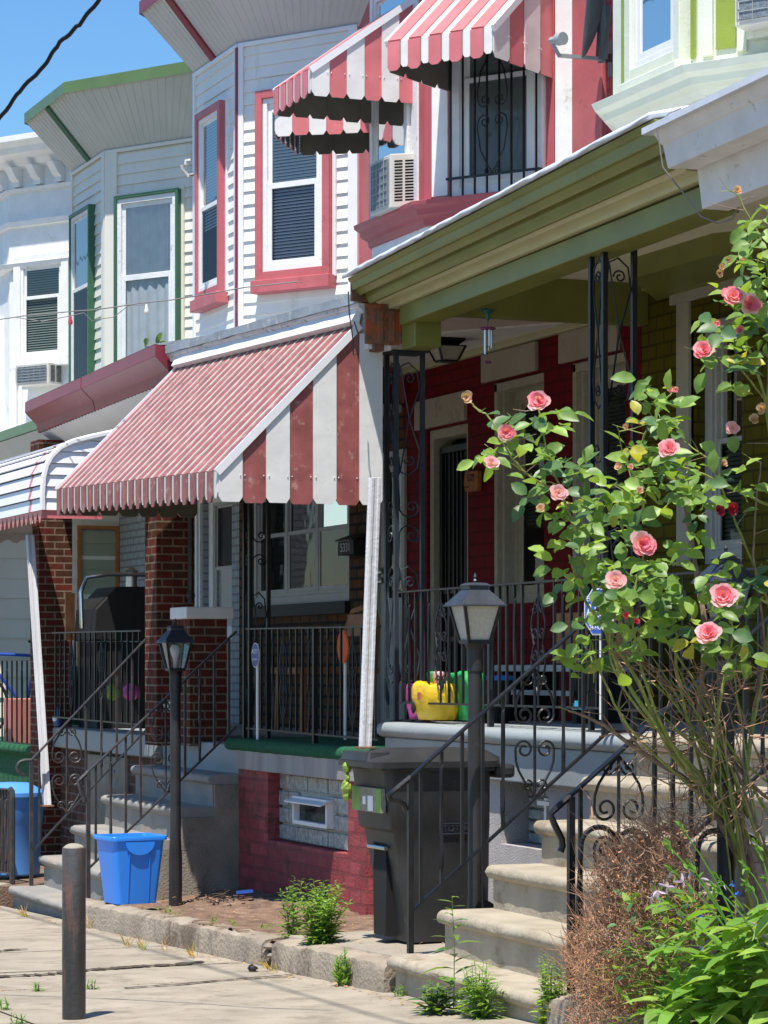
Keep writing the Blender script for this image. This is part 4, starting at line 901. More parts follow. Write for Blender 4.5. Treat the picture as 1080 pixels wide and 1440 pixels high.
# ================================================================== HOUSES 5 and 6 (white painted)
for k in (5, 6):
    hh = body(k, 'row_house', 'white painted house with bracketed cornice at far left' if k == 5 else 'pale house last in the row beyond the white painted one', 'white_paint', .7, 6.8)
    XL, XR = -A[k+1]+.004, -A[k]-.004
    b = MB(); b.fb(FW, XL, XR, .2, 6.8, -.3, 0); b.build('wall', 'white_brick' if k == 5 else 'white_paint', hh)
    R = bay_pts(k, (None, 13 if k == 5 else None, None))
    F = rside(R); Ff = rfront(R); zt = F.px(60, 203)[1] if k == 5 else 6.7
    core(hh, R, 3.3, zt, 'white_paint')
    zc_ = F.px(60, 262)[1] if k == 5 else zt-.4
    ring(hh, R, [(-.02, zt-.24), (.10, zt-.22), (.16, zt-.17), (.30, zt-.13), (.33, zt-.07), (.40, zt-.02), (.40, zt+.04), (-.02, zt+.08)], 'white_paint', 'cornice')
    ring(hh, R, [(-.02, zc_-.05), (.03, zc_-.04), (.05, zc_), (-.02, zc_)], 'white_paint', 'moulding')
    ring(hh, R, [(-.02, zc_-.42), (.04, zc_-.41), (.055, zc_-.35), (-.02, zc_-.34)], 'white_paint', 'moulding')
    ring(hh, R, [(-.02, zc_-.88), (.08, zc_-.86), (.10, zc_-.81), (-.02, zc_-.80)], 'white_paint', 'moulding')
    ring(hh, R, [(-.02, 3.42), (.05, 3.44), (.10, 3.52), (.10, 3.56), (-.02, 3.58)], 'white_paint', 'bay_cornice')
    for Fq, ks in ((F, 4), (Ff, 4)):
        for i in range(ks):
            s = Fq.L*(i+.5)/ks; b = MB(); b.poly(Fq, [(s-.05, zc_+.02), (s+.05, zc_+.02), (s+.05, zt-.22), (s-.05, zt-.22)], .0, .06)
            b.loft([[Fq.pt(q, zc_+.06, .05), Fq.pt(q, zc_+.10, .11), Fq.pt(q, zt-.24, .20), Fq.pt(q, zt-.22, .05)] for q in (s-.05, s+.05)]); b.build('bracket', 'white_paint', hh, bevel=.004)
    if k == 5:
        a = rect(F, 26, 361, 103, 520); sp = F.px(60, 420)[1]
        win(hh, F, a[0], min(a[1], F.L-.05), F.px(40, 512)[1]-.05, F.px(30, 362)[1], 'white_paint', .10, 'white_paint', .06, sp, .026, 'blinds', 'pane', .06, imat='blind_green')
        b = MB(); b.fb(F, .03, .13, 3.6, zc_-.9, -.01, .03); b.fb(F, .15, .2, 3.6, zc_-.9, -.01, .02); b.build('pilaster', 'white_paint', hh, bevel=.006)
    win(hh, Ff, .25, Ff.L-.25, 3.75, 5.3, 'white_paint', .08, 'white_paint', .05, 4.6, .01, 'blinds', 'pane_sky', .06)
    b = MB(); b.box(XL, XR, 5.6, DW, 3.1, 3.2); b.build('porch_roof', 'white_paint', hh)
    b = MB(); b.box(XL, XR, 5.8, DW, -.6, .75); b.build('porch_base', 'green_brick' if k == 5 else 'grey_ledge', hh)
    pier(hh, A[k+1]-.3, A[k+1]-.05, 5.7, 5.95, .75, 3.1, 'white_brick')
# ================================================================== AWNINGS
def awning(label, F, s0, s1, zt, q, zf_, val, n, ns, tilt=0, group='striped metal awnings', redm='awning_red', tongue=True, period_white=.4, ch=.03, endpanel=0, rust=False, chs=.02):
    t = thing('striped_awning', F.pt((s0+s1)/2, zf_-val, 0), label, 'awning', group)
    T = lambda s, h, z: F.pt(s, z+tilt*(s1-s)/(s1-s0), h)
    b = MB(); v = MB(); P_ = (s1-s0)/n
    L = math.hypot(q, zt-zf_); nx_, nz_ = (zt-zf_)/L, q/L            # outward normal of the slope in (h, z)
    def slab(b, a, c, lo, hi, k):
        b.cur = k
        p = [(0-0, zt), (q, zf_)]
        b.hexa([T(a, p[1][0]+nx_*lo, p[1][1]+nz_*lo), T(c, p[1][0]+nx_*lo, p[1][1]+nz_*lo), T(c, p[0][0]+nx_*lo, p[0][1]+nz_*lo), T(a, p[0][0]+nx_*lo, p[0][1]+nz_*lo),
                T(a, p[1][0]+nx_*hi, p[1][1]+nz_*hi), T(c, p[1][0]+nx_*hi, p[1][1]+nz_*hi), T(c, p[0][0]+nx_*hi, p[0][1]+nz_*hi), T(a, p[0][0]+nx_*hi, p[0][1]+nz_*hi)])
    for i in range(n):
        a = s0+i*P_; c = a+P_*(.73 if rust else 1-period_white); e = a+P_
        slab(b, a, c, .0, .006 if rust else .016, 0)
        if rust: slab(b, c, e-P_*.12, .0, .009, 1); slab(b, e-P_*.12, e, -.006, .003, 2); c = a+P_*(1-period_white)
        else: slab(b, c, e, -.010, .004, 1)
        for (u, w_, k, dh, dz) in ((a, c, 0, .016, 0), (c, e, 1, .004, .0)):
            v.cur = k; j = U(-.004, .004); zb = zf_-val+j+(.02 if k else 0); m = (w_-u)
            cc = m*.25
            pts = [(u, zb+chs), (u+cc, zb), (w_-cc, zb), (w_, zb+chs), (w_, zf_), (u, zf_)]
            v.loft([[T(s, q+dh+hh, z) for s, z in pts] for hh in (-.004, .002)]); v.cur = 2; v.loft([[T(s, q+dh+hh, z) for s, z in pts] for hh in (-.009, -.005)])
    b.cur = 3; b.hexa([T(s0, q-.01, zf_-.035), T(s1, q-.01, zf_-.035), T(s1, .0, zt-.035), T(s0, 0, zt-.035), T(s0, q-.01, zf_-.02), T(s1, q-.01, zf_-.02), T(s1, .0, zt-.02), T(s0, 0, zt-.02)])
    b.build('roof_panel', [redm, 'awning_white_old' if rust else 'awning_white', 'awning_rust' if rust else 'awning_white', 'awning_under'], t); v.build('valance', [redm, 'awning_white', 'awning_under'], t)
    for (sd, sg) in ((s1, 1), (s0, -1)):
        w_ = MB(); dh = q/ns
        for i in range(ns+endpanel):
            h1 = q-i*dh; h0 = h1-dh; zz = lambda h: min(zt-.01, zt+(zf_-zt)*max(h, 0)/q)
            zb = zf_-val+U(-.003, .003); k = i % 2; w_.cur = 1-k
            top = [(h1, zz(h1)-.025), (h0, zz(h0)-.025)]
            if i >= ns: top = [(h1, zt-.05), (h0, zt-.05)]; w_.cur = 1
            pts = [(h1, zb+ch), (h1-ch*.7, zb), (h0+ch*.7, zb), (h0, zb+ch), top[1], top[0]]
            off_ = .006*(1-k)
            def SP(h, z, o): p = T(sd, h, z); return p+V((F.u.x*sg*o, F.u.y*sg*o, 0))
            w_.loft([[SP(h, z, off_), ] and SP(h, z, off_) for h, z in pts] and [SP(h, z, o) for h, z in pts] for o in (off_-.003, off_+.003))if False else w_.loft([[SP(h, z, off_-.003) for h, z in pts], [SP(h, z, off_+.003) for h, z in pts]]); w_.cur = 2; w_.loft([[SP(h, z, off_-.008) for h, z in pts], [SP(h, z, off_-.004) for h, z in pts]])
        w_.cur = 1
        for i in range(ns):
            for hh in (q-i*dh-.015, q-(i+1)*dh+.015): w_.ell(SP(hh, zf_-val+.16, .006 if i % 2 else .012), (.0045,.0045,.0045), 5, 3)
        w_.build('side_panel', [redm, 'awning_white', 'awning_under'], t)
        e = MB(); e.bar(T(sd, q+.012, zf_-.01)+V((F.u.x*sg*.01, F.u.y*sg*.01, 0)), T(sd, 0, zt-.004)+V((F.u.x*sg*.01, F.u.y*sg*.01, 0)), .022, .045); e.build('edge_trim', 'white_metal', t)
    return t
def solve_q(F, s, x):                     # how far out from plane F, at station s, the pixel column x is
    lo, hi = 0, 2.5
    f = lambda q: F.off(q).px(x, 500)[0]-s
    a, c = f(lo), f(hi)
    for _ in range(50):
        m = (lo+hi)/2
        if f(m)*a > 0: lo = m
        else: hi = m
    return lo
# big porch awning of the red house
aw = 14.95; B0 = PX(505, 457, aw); F0 = PX(307, 662, aw); F0b = PX(309, 706, aw); Fb = FY(B0.y); q = B0.y-F0.y
Lf = PY(83, 688, F0.y); awning('large porch awning with narrow faded red and white stripes and broad striped side', Fb, Lf.x, -aw, B0.z, q, F0.z, F0.z-F0b.z, 22, 6, Lf.z-F0.z, redm='awning_redt', endpanel=1, rust=True, period_white=.42, ch=.03, chs=.035)
b = MB(); z_ = B0.z; b.hexa([(Lf.x, B0.y-.02, z_+.0+Lf.z-F0.z), (-aw, B0.y-.02, z_), (-aw, B0.y+.0, z_), (Lf.x, B0.y, z_+Lf.z-F0.z), (Lf.x, B0.y-.05, z_+.02+Lf.z-F0.z-.0), (-aw, B0.y-.05, z_+.02), (-aw, B0.y+.03, z_+.17), (Lf.x, B0.y+.03, z_+.17+Lf.z-F0.z)])
b.build('awning_flashing', 'white_paint', h2)
# three small awnings round the bay
F = rfront(R2_); s1 = F.px(585, 0)[0]; q = solve_q(F, s1, 438); G = F.off(q)
s0 = G.px(388, 118)[0]; zf_ = G.px(438, 97)[1]; zt = F.px(585, -4)[1]; val = zf_-G.px(438, 134)[1]
awning('striped awning over the bay window that holds the air conditioner', F, s0, s1, zt, q, zf_, val, 5, 6)
wA = s1-s0
FL = Fr(R2_[3], R2_[2]); awning('striped awning half hidden behind its neighbour on the far side of the coral bay', FL, FL.L-wA-.22, FL.L-.2, zt, q, zf_, val, 5, 6)
F = rside(R2_); s1 = F.px(779, 0)[0]; q = solve_q(F, s1, 693); G = F.off(q)
s0 = G.px(547, 75)[0]; zf_ = G.px(693, 38)[1]; zt = F.px(779, -60)[1]; val = zf_-G.px(693, 80)[1]
awning('striped awning above the barred bay window near the satellite dish', F, s0, s1, zt, q, zf_, val, 5, 4)
# curved white slat awning of house 3
aw = 19.1; FQ = FX(aw)
arc = [FQ.px(*p) for p in ((60,717),(59.5,694),(61,672),(65,655),(72,642),(84,630),(100,622),(122,616),(150,610),(185,603))]
t = thing('curved_awning', (-20.8, arc[0][0]+.4, arc[0][1]), 'curved white slatted awning with a single red stripe at left of the big striped one', 'awning')
Xa, Xb = -22.62, -aw; b = MB()
# resample the arc
pts = []; 
for i in range(len(arc)-1):
    for k in range(4):
        u = k/4; pts.append((arc[i][0]*(1-u)+arc[i+1][0]*u, arc[i][1]*(1-u)+arc[i+1][1]*u))
acc = [0]
for i in range(1, len(pts)): acc.append(acc[-1]+math.dist(pts[i-1], pts[i]))
def at(d):
    for i in range(1, len(pts)):
        if acc[i] >= d: u = (d-acc[i-1])/(acc[i]-acc[i-1]); return (pts[i-1][0]*(1-u)+pts[i][0]*u, pts[i-1][1]*(1-u)+pts[i][1]*u)
    return pts[-1]
N_ = int(acc[-1]/.085)
segs = [(Xa, -19.47, 0), (-19.468, -19.40, 1), (-19.398, Xb, 0)]
for i in range(N_):
    p, q_ = at(acc[-1]*i/N_), at(acc[-1]*(i+.93)/N_); dy, dz = q_[0]-p[0], q_[1]-p[1]; l = math.hypot(dy, dz); ny_, nz2 = -dz/l, dy/l
    for (xa, xb, k) in segs:
        b.cur = k; o1, o2 = .016, .0
        b.loft([[V((X, p[0]+ny_*o1, p[1]+nz2*o1)), V((X, q_[0]+ny_*o2, q_[1]+nz2*o2)), V((X, q_[0]+ny_*(o2-.004), q_[1]+nz2*(o2-.004))), V((X, p[0]+ny_*(o1-.012), p[1]+nz2*(o1-.012)))] for X in (xa, xb)])
b.build('roof_slats', ['white_metal', 'awning_red'], t)
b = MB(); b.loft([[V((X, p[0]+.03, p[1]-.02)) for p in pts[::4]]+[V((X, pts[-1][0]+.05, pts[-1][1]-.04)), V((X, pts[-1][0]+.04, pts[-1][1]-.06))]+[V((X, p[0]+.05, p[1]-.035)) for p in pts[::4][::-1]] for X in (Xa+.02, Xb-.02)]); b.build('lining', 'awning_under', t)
for X, mt, k in ((Xb, 'white_metal', 1), (Xa, 'cream_siding', -1)):
    b = MB(); z = arc[0][1]; zt_ = pts[-1][1]
    def yat(z):
        for i in range(1, len(pts)):
            if pts[i][1] >= z: u = (z-pts[i-1][1])/max(1e-6, pts[i][1]-pts[i-1][1]); return pts[i-1][0]*(1-u)+pts[i][0]*u
        return pts[-1][0]
    n = 7
    for i in range(n):
        za, zb = z+(zt_-z)*i/n, z+(zt_-z)*(i+.95)/n; yb_ = 5.72
        b.hexa([V((X+.016*1, yat(za), za)), V((X+.016, yb_, za)), V((X-.01, yb_, za)), V((X-.01, yat(za), za)), V((X+.002, yat(zb), zb)), V((X+.002, yb_, zb)), V((X-.01, yb_, zb)), V((X-.01, yat(zb), zb))])
    b.box(X-.012, X-.01, arc[0][0]+.02, 5.72, z, z+.1); b.build('side_panel', mt, t)
    b = MB(); b.tube([V((X+.012, p[0], p[1])) for p in pts], .022, 6); b.build('edge_trim', 'white_metal', t, smooth=True)
b = MB(); n = 26; zq = arc[0][1]; yq = arc[0][0]-.005
for i in range(n):
    x0 = Xa+(Xb-Xa)*i/n; dx = (Xb-Xa)/n; b.hexa([(x0+dx*.4, yq, zq-.09), (x0+dx*.6, yq, zq-.09), (x0+dx*.6, yq+.004, zq-.09), (x0+dx*.4, yq+.004, zq-.09), (x0, yq, zq), (x0+dx, yq, zq), (x0+dx, yq+.004, zq), (x0, yq+.004, zq)])
b.box(Xb-.003, Xb+.004, yq, yq+.45, zq-.06, zq); b.build('valance', 'awning_red', t)
b = MB(); loops = []
for i in range(25):
    y = yq+(5.7-yq)*i/24; loops.append([V((Xa+.02, y, zq+.0)), V((Xa+.02, y, zq-.07+.018*sin(i*1.6))), V((Xa+.016, y, zq-.07+.018*sin(i*1.6))), V((Xa+.016, y, zq))])
b.loft(loops); b.build('scalloped_edge', 'soffit', t)
# ================================================================== COLUMNS, RAILINGS
c = PY(557, 1000, 5.97); iron_column(c.x, c.y, zf, zb_b-.125, .17, 'black scrolled iron porch column beside the white awning post', 'iron_blue')
c = PY(850, 1000, 5.97); ztc = EYE+(935-345)/FP*fw(-c.x, 5.97); iron_column(c.x, c.y, zf, ztc+.02, .165, 'black scrolled iron porch column behind the roses, under the olive beam')
c = PY(352, 1000, 5.86); iron_column(c.x, c.y, zfl, 3.45, .13, 'black iron porch column in shade under the big striped awning')
t = PY(268, 857, 5.9); b = MB(); b.tube([(t.x, 5.9, t.z+.05), (t.x, 5.9, 3.4)], .022, 8); b.ell((t.x, 5.9, t.z+.1), (.035, .035, .04)); o = b.build('pole', 'iron_rusty', smooth=True); tag(o, 'thin dark pole standing on the cap of the short brick pier', 'pole')
def porch_rail(x0, y0, x1, y1, ydrop, d, n, label, panels=(), group='black iron porch railings', mt='iron', posts=(), zlo=1.2, pw=.15, **k):
    p0, p1 = PY(x0, y0, d), PY(x1, y1, d); drop = p0.z-PY(x0, ydrop, d).z
    pk = [(PY(x, 900, d).x-p0.x)/(p1.x-p0.x) for x in panels]; ps = [((PY(x, 900, d).x-p0.x)/(p1.x-p0.x), zlo) for x in posts]
    return railing('porch_railing', p0, p1, drop, n, label, mt, group, pk, pw, posts=ps, **k)
porch_rail(562, 833, 846, 812, 988, 5.95, 27, 'porch railing behind the yellow bag, between the two scrolled columns', (620, 757), posts=(690,), zlo=zf, pw=.17)
porch_rail(880, 812, 1110, 797, 998, 5.97, 15, 'porch railing behind the rose canes at right', (960,), mt='iron', zlo=zf)
porch_rail(348, 884.5, 533, 881, 1024, 5.86, 21, 'porch railing above the green carpet', (398.5, 496), posts=(443,), zlo=zfl, pw=.14)
porch_rail(75, 890, 200, 887, 1008, 5.70, 17, 'porch railing between the two brick pillars', (100, 143), zlo=zf2, pw=.13)
porch_rail(-20, 929, 64, 928, 1040, 5.70, 12, 'porch railing in front of the bicycle at far left', (47,), zlo=zf4, pw=.16, kind_=heart_panel)
def stair_rail(a, x0, y0, x1, y1, yd, n, label, panels, base, mt, curl, pw=.2, kind_=heart_panel, te=3, curlkind=0):
    p0, p1 = PX(x0, y0, a), PX(x1, y1, a); drop = p0.z-PX(x0, yd, a).z
    pk = [(PX(x, 900, a).y-p0.y)/(p1.y-p0.y) for x in panels]
    t = railing('stair_railing', p0, p1, drop, n, label, mt, 'iron stair railings', pk, pw, twist_every=te, bw=.015, top_w=.035, kind_=kind_)
    b = MB(); b.bar((-a, p0.y, base), (-a, p0.y, p0.z-.006), .026); b.build('newel_post', mt, t)
    c0 = PX(*curl[0], a); pts = [p0]+[PX(*c, a) for c in curl]
    b = MB(); b.tube(pts, .014, 6); b.build('rail_end', mt, t, smooth=True); return t
tr1 = zs1
stair_rail(11.63, 577, 1093, 862, 838, 1283, 10, 'stair railing with scroll panel passing in front of the black bin', (752,), tr1, 'iron', ((560, 1107), (546, 1119), (548, 1124), (558, 1126), (568, 1131), (571, 1140)))
stair_rail(9.8, 803, 1118, 1085, 866, 1332, 11, 'stair railing rising behind the roses at right', (870, ), -.02, 'iron', ((785, 1134), (774, 1145), (780, 1160), (790, 1180), (791, 1190), (788, 1198)), kind_=heart_panel, pw=.22)
stair_rail(17.5, 124, 1085, 332, 888, 1222, 10, 'stair railing crossing behind the blue recycling bin', (233,), EYE-1.62, 'iron_rusty', ((114, 1095), (110, 1099), (113, 1110), (118, 1120), (119, 1128)), pw=.2)
stair_rail(19.3, 44, 1069, 218, 885, 1199, 8, 'rusty stair railing with curled end at far left steps', (94,), EYE-1.62, 'iron_rusty', ((34, 1069), (27, 1072), (24, 1079), (27, 1086), (33, 1091)), pw=.22)
# short gate section at far left
p0, p1 = PY(-22, 1108, 4.75), PY(15, 1110, 4.75)
t = railing('garden_gate', p0, p1, p0.z-PY(-22, 1222, 4.75).z, 9, 'low iron gate leaf in front of the light blue bin', 'iron_rusty', None, (), .1, 2, .02, cat='gate')
b = MB(); b.tube([p1, p1+V((.04,0,-.01)), p1+V((.05,0,-.05)), (p1.x+.05, p1.y, gz(p1.x))], .022, 6); b.build('gate_post', 'iron_rusty', t)
# loop edging in the right-hand bed
t = thing('loop_edging', (-9.55, 4.75, 0), 'black iron hoop edging sunk in the planting beside the tan steps', 'garden edging')
for (x, y, w_) in ((842, 1163, 52), (889, 1168, 46), (885+48, 1165, 48), (1005, 1168, 50), (1045, 1175, 50)):
    c = PX(x, y, 9.62); sc_ = fw(9.62, c.y)/FP; r_ = w_*sc_/2; H0 = .42
    b = MB(); b.tube([(c.x, c.y-r_*1.3, c.z-H0)]+[(c.x, c.y-r_*cos(pi*i/12)*1.05, c.z-r_+r_*sin(pi*i/12)) for i in range(13)]+[(c.x, c.y+r_*1.05, c.z-H0)], .011, 6); b.build('hoop', 'iron', t, smooth=True)
# white awning posts
def post(x0, y0, x1, y1, d, w_, label, pm_='white_old'):
    w_ *= .8; p, q = PY(x0, y0, d), PY(x1, y1, d); b = MB(); 
    prof = [(-.5,-.5),(-.2,-.5),(-.2,-.42),(.2,-.42),(.2,-.5),(.5,-.5),(.5,-.2),(.42,-.2),(.42,.2),(.5,.2),(.5,.5),(-.5,.5)]
    b.loft([[c+V((a*w_, e*w_, 0)) for a, e in prof] for c in (p, q)]); b.cur = 1
    b.box(q.x-w_*.8, q.x+w_*.8, q.y-w_*.8, q.y+w_*.8, q.z-.012, q.z); tag(b.build('awning_post', [pm_, 'rot_wood'], bevel=.003), label, 'post', 'leaning white awning posts')
post(527, 672, 513.5, 1050, 5.70, .075, 'leaning white post under the right end of the big striped awning')
post(42, 752, 66, 1132, 4.95, .068, 'leaning white post under the curved slatted awning at far left', 'post_paint')
# ================================================================== STREET FURNITURE AND LOOSE THINGS
def PF(x, y, f): q = ray(x, y); return V((q[0]*f, q[1]*f, EYE+q[2]*f))
# bollard
p = PG(104, 1432); r = .050; ht = .725; b = MB()
b.lathe(p, [(r, -.2), (r, .02), (r*1.01, .3), (r, .5), (r, ht-.004), (r*.97, ht), (r*.9, ht)], 28)
t = thing('bollard', p, 'rusty black steel pipe bollard standing on the pavement', 'bollard')
mat('bollard_paint', (.05,.048,.048), .45, .6, 9, .4, 40, dirt=(.20,.085,.06), damt=.49, dscale=8, streak=True)
b.build('pipe', 'bollard_paint', t, smooth=True)
b = MB(); b.ell(p+V((0,0,ht-.003)), (r*.92, r*.92, .022), 14, 8, .04); b.build('concrete_fill', 'concrete', t, smooth=True)
# lamp posts
def lamp(x, d, a, ybase, yeave, ytop, yglass, ypole, half, label, glassm, bulb=False, rad=.035, X=None):
    f = fw(a, d); m = f/FP; zz = lambda y: EYE+(HY-y)*m; c = V((-a, d, 0)); zb = bz(-a)-.1
    t = thing('lamp_post', (c.x, c.y, zb), label, 'lamp post', 'black lamp posts in the front beds')
    b = MB(); b.lathe(c, [(rad*1.25, zb), (rad*1.25, .25), (rad, .45), (rad, zz(ypole)-.12), (rad*1.15, zz(ypole)-.12), (rad*1.15, zz(ypole)-.01)], 20); b.build('pole', 'plastic_black', t, smooth=True)
    he = half; ze, zt, zg = zz(yeave), zz(ytop), zz(yglass); r4 = math.sqrt(2)
    b = MB(); b.lathe(c, [(he*r4, ze-.006), (he*r4, ze), (he*.96*r4, ze+.004), (he*.42*r4, zt-.03), (he*.42*r4, zt-.012), (he*.5*r4, zt-.012), (he*.36*r4, zt), (.004, zt+.004)], 4, pi/4); b.lathe(c, [(.008, zt), (.012, zt+.012), (.006, zt+.02), (.009, zt+.03), (.001, zt+.05)], 8)
    for sx_ in (-1, 1):
        for sy_ in (-1, 1): b.ell(c+V((sx_*he*.9, sy_*he*.9, ze+.006)), (.008,.008,.008), 6, 4)
    b.build('cap', 'iron_blue', t)
    gt, gb_ = he*.80, he*.47
    b = MB()
    for k in range(4):
        a0, a1 = pi/4+k*pi/2, pi/4+(k+1)*pi/2; A0 = c+V((cos(a0)*gt*r4, sin(a0)*gt*r4, ze)); B0_ = c+V((cos(a0)*gb_*r4, sin(a0)*gb_*r4, zg)); b.bar(B0_, A0, .014)
        B1 = c+V((cos(a1)*gb_*r4, sin(a1)*gb_*r4, zg)); b.bar(B0_, B1, .014)
    b.lathe(c, [(gb_*1.05*r4, zg-.012), (gb_*1.05*r4, zg), ], 4, pi/4); b.lathe(c, [(rad*1.1, zz(ypole)-.02), (gb_*.9, zg-.012)], 16); b.build('frame', 'iron', t)
    b = MB(); b.loft([[c+V((cos(pi/4+k*pi/2)*g*r4, sin(pi/4+k*pi/2)*g*r4, z)) for k in range(4)] for g, z in ((gb_*.96, zg+.002), (gt*.96, ze-.004))], caps=False)
    b.build('glazing', glassm, t)
    if bulb: b = MB(); b.lathe(c, [(.012, zg), (.014, zg+.05), (.018, zg+.07), (.034, zg+.115), (.036, zg+.135), (.025, zg+.16), (.002, zg+.17)], 14); b.build('bulb', 'bulb_white', t, smooth=True)
lamp(657, 5.094, 11.75, 1290, 851, 820, 902, 908, .116, 'black lamp post with frosted lantern rising behind the black bin', 'lamp_glass')
lamp(247, 5.21, 16.97, 1255, 903, 880, 941, 947, .105, 'black lamp post with clear lantern and bare bulb by the blue recycling bin', 'pane', True)
lamp(1015, 5.1, 9.30, 1300, 818, 782, 872, 880, .10, 'black lamp post almost hidden behind the rose bush', 'lamp_glass')
# black wheeled bin
c0 = PZ(575, 1326, bz(-11.8)+.012); X1_, Y0_, Z0_ = c0.x, c0.y, c0.z
t = thing('wheeled_bin', (X1_-.2, Y0_+.2, Z0_), 'black wheeled rubbish bin with lid closed and paper label on its front', 'bin')
def rr(x0, x1, y0, y1, z, r=.05, n=4):
    P_ = []
    for (cx_, cy_, a0) in ((x1-r, y1-r, 0), (x0+r, y1-r, pi/2), (x0+r, y0+r, pi), (x1-r, y0+r, 1.5*pi)):
        for k in range(n+1): P_.append(V((cx_+r*cos(a0+k*pi/2/n), cy_+r*sin(a0+k*pi/2/n), z)))
    return P_
Hc = .875; secs = []
for (u, dx, df) in ((0, 0, 0), (.03, .0, 0), (.45, .035, .05), (.62, .05, .075), (.64, .062, .10), (.80, .068, .115), (.96, .075, .128), (1, .08, .135)):
    secs.append(rr(X1_-.40-dx, X1_+dx*.35, Y0_-df, Y0_+.44, Z0_+Hc*u, .045))
b = MB(); b.loft(secs); body_ = b.build('body', 'plastic_black', t, smooth=True)
b = MB(); zt_ = Z0_+Hc
b.loft([rr(X1_-.50, X1_+.05, Y0_-.15, Y0_+.46, zt_-.03, .05), rr(X1_-.50, X1_+.05, Y0_-.15, Y0_+.46, zt_, .05)]); b.build('rim', 'plastic_black', t, bevel=.006)
b = MB(); b.loft([rr(X1_-.50, X1_+.06, Y0_-.20, Y0_+.48, zt_-.012, .05), rr(X1_-.50, X1_+.06, Y0_-.20, Y0_+.48, zt_+.018, .05), rr(X1_-.48, X1_+.02, Y0_-.16, Y0_+.50, zt_+.035, .06), rr(X1_-.44, X1_-.02, Y0_+.0, Y0_+.44, zt_+.072, .06), rr(X1_-.42, X1_-.04, Y0_+.05, Y0_+.40, zt_+.075, .06)])
b.loft([rr(X1_-.44, X1_-.06, Y0_-.20, Y0_-.06, zt_+.02, .02), rr(X1_-.43, X1_-.07, Y0_-.19, Y0_-.07, zt_+.062, .02)]); b.build('lid', 'plastic_black', t, smooth=True)
b = MB(); b.box(X1_-.46, X1_+.02, Y0_+.46, Y0_+.57, zt_-.07, zt_-.0); b.build('rear_handle', 'plastic_black', t, bevel=.02)
# front recess, its shade painted as a near-black block, with metal bar, wheel, markings
b = MB(); FBn = FY(Y0_); xm = X1_-.22
b.poly(FBn, [(xm-.09, Z0_+.02), (xm+.07, Z0_+.02), (xm+.085, Z0_+.35), (xm+.075, Z0_+.42), (xm+.10, Z0_+.60), (xm-.115, Z0_+.60), (xm-.085, Z0_+.42), (xm-.10, Z0_+.35)], -.05, .065); rc = b.build('lift_recess_shade', 'dark', t)
for q_ in (-.115, .10): pass
b = MB(); b.tube([(xm-.12, Y0_-.082, Z0_+.46), (xm+.12, Y0_-.082, Z0_+.46)], .011, 8); b.build('lift_bar', 'steel', t, smooth=True)
for xx in (X1_-.01, X1_-.39):
    b = MB(); c = V((xx, Y0_+.39, Z0_+.10)); b.loft([[c+V((dx, cos(2*pi*k/22)*.10, sin(2*pi*k/22)*.10)) for k in range(22)] for dx in (-.03, .03)]); b.build('wheel', 'dark', t, bevel=.01)
FS_ = Fr((X1_+.012, Y0_+.0), (X1_+.012, Y0_+.5)); b = MB(); 
b = MB(); s_, z_ = .24, Z0_+.56; b.frame(FS_, s_-.075, s_+.075, z_-.028, z_+.028, .006, .006, .016); mk = b.build('maker_mark', 'iron_blue', t); text('TOTER', FS_, s_, z_, .045, 'iron_blue', t, .012, 'maker_lettering', ext=.003, sx=1.0)
FL_ = FY(Y0_-.135); b = MB(); b.cur = 1; b.fb(FL_, X1_-.42, X1_-.02, Z0_+.64, Z0_+.76, -.02, .004); b.cur = 0; b.fb(FL_, X1_-.42, X1_-.31, Z0_+.641, Z0_+.759, .004, .005); b.fb(FL_, X1_-.09, X1_-.02, Z0_+.641, Z0_+.759, .004, .005); b.cur = 2; b.fb(FL_, X1_-.20, X1_-.13, Z0_+.645, Z0_+.72, .004, .006); b.fb(FL_, X1_-.27, X1_-.23, Z0_+.675, Z0_+.715, .004, .006)
b.build('paper_label', ['sticker_green', 'sticker_brown', 'sign_white'], t)
b = MB()
for (dx, dz, r) in ((.0, 0, .03), (.005, -.05, .018), (-.01, -.10, .036), (-.01, -.14, .026)): b.ell((X1_-.36+dx, Y0_-.19, zt_-.02+dz), (r, r*.7, r*1.1), 10, 7, .12)
tag(b.build('dog_bag', 'bag_lime'), 'knotted lime green plastic bag hanging from the lid of the black bin', 'plastic bag')
# blue recycling bin
c0 = PZ(163, 1273, bz(-16.2)+.0); t = thing('recycling_bin', c0, 'open blue plastic recycling bin tilting on the low wall edge', 'recycling bin')
u = V((sin(-.12), cos(-.12), 0)); w_ = V((-cos(-.12), sin(-.12), 0))
def bsec(z, g, r=.03): 
    c = c0+u*.16+w_*.15; L_, W_ = .135+g, .125+g*.8; P_ = []
    for (sx_, sy_, a0) in ((1,1,0), (-1,1,pi/2), (-1,-1,pi), (1,-1,1.5*pi)):
        for k in range(5): an = a0+k*pi/8; q = c+u*(sx_*(L_-r)+r*cos(an))+w_*(sy_*(W_-r)+r*sin(an)); P_.append(V((q.x, q.y, c0.z+z)))
    return P_
b = MB(); b.loft([bsec(0, 0), bsec(.20, .02), bsec(.40, .04), bsec(.402, .055), bsec(.425, .058), bsec(.43, .055), bsec(.43, .045), bsec(.40, .036), bsec(.05, .0, .025)]); b.build('tub', 'plastic_blue', t, smooth=True)
b = MB(); cc = c0+u*.16-w_*(.125*.0+.0)
for zz_ in (.33,): 
    q = c0+u*.16+w_*(.15-.125-.038); L = [q+u*(.10*cos(pi+pi*k/12))+V((0,0,.395+.085*sin(pi+pi*k/12))) for k in range(13)]; b.loft([[p_-w_*.004 for p_ in L], [p_+w_*.02 for p_ in L]])
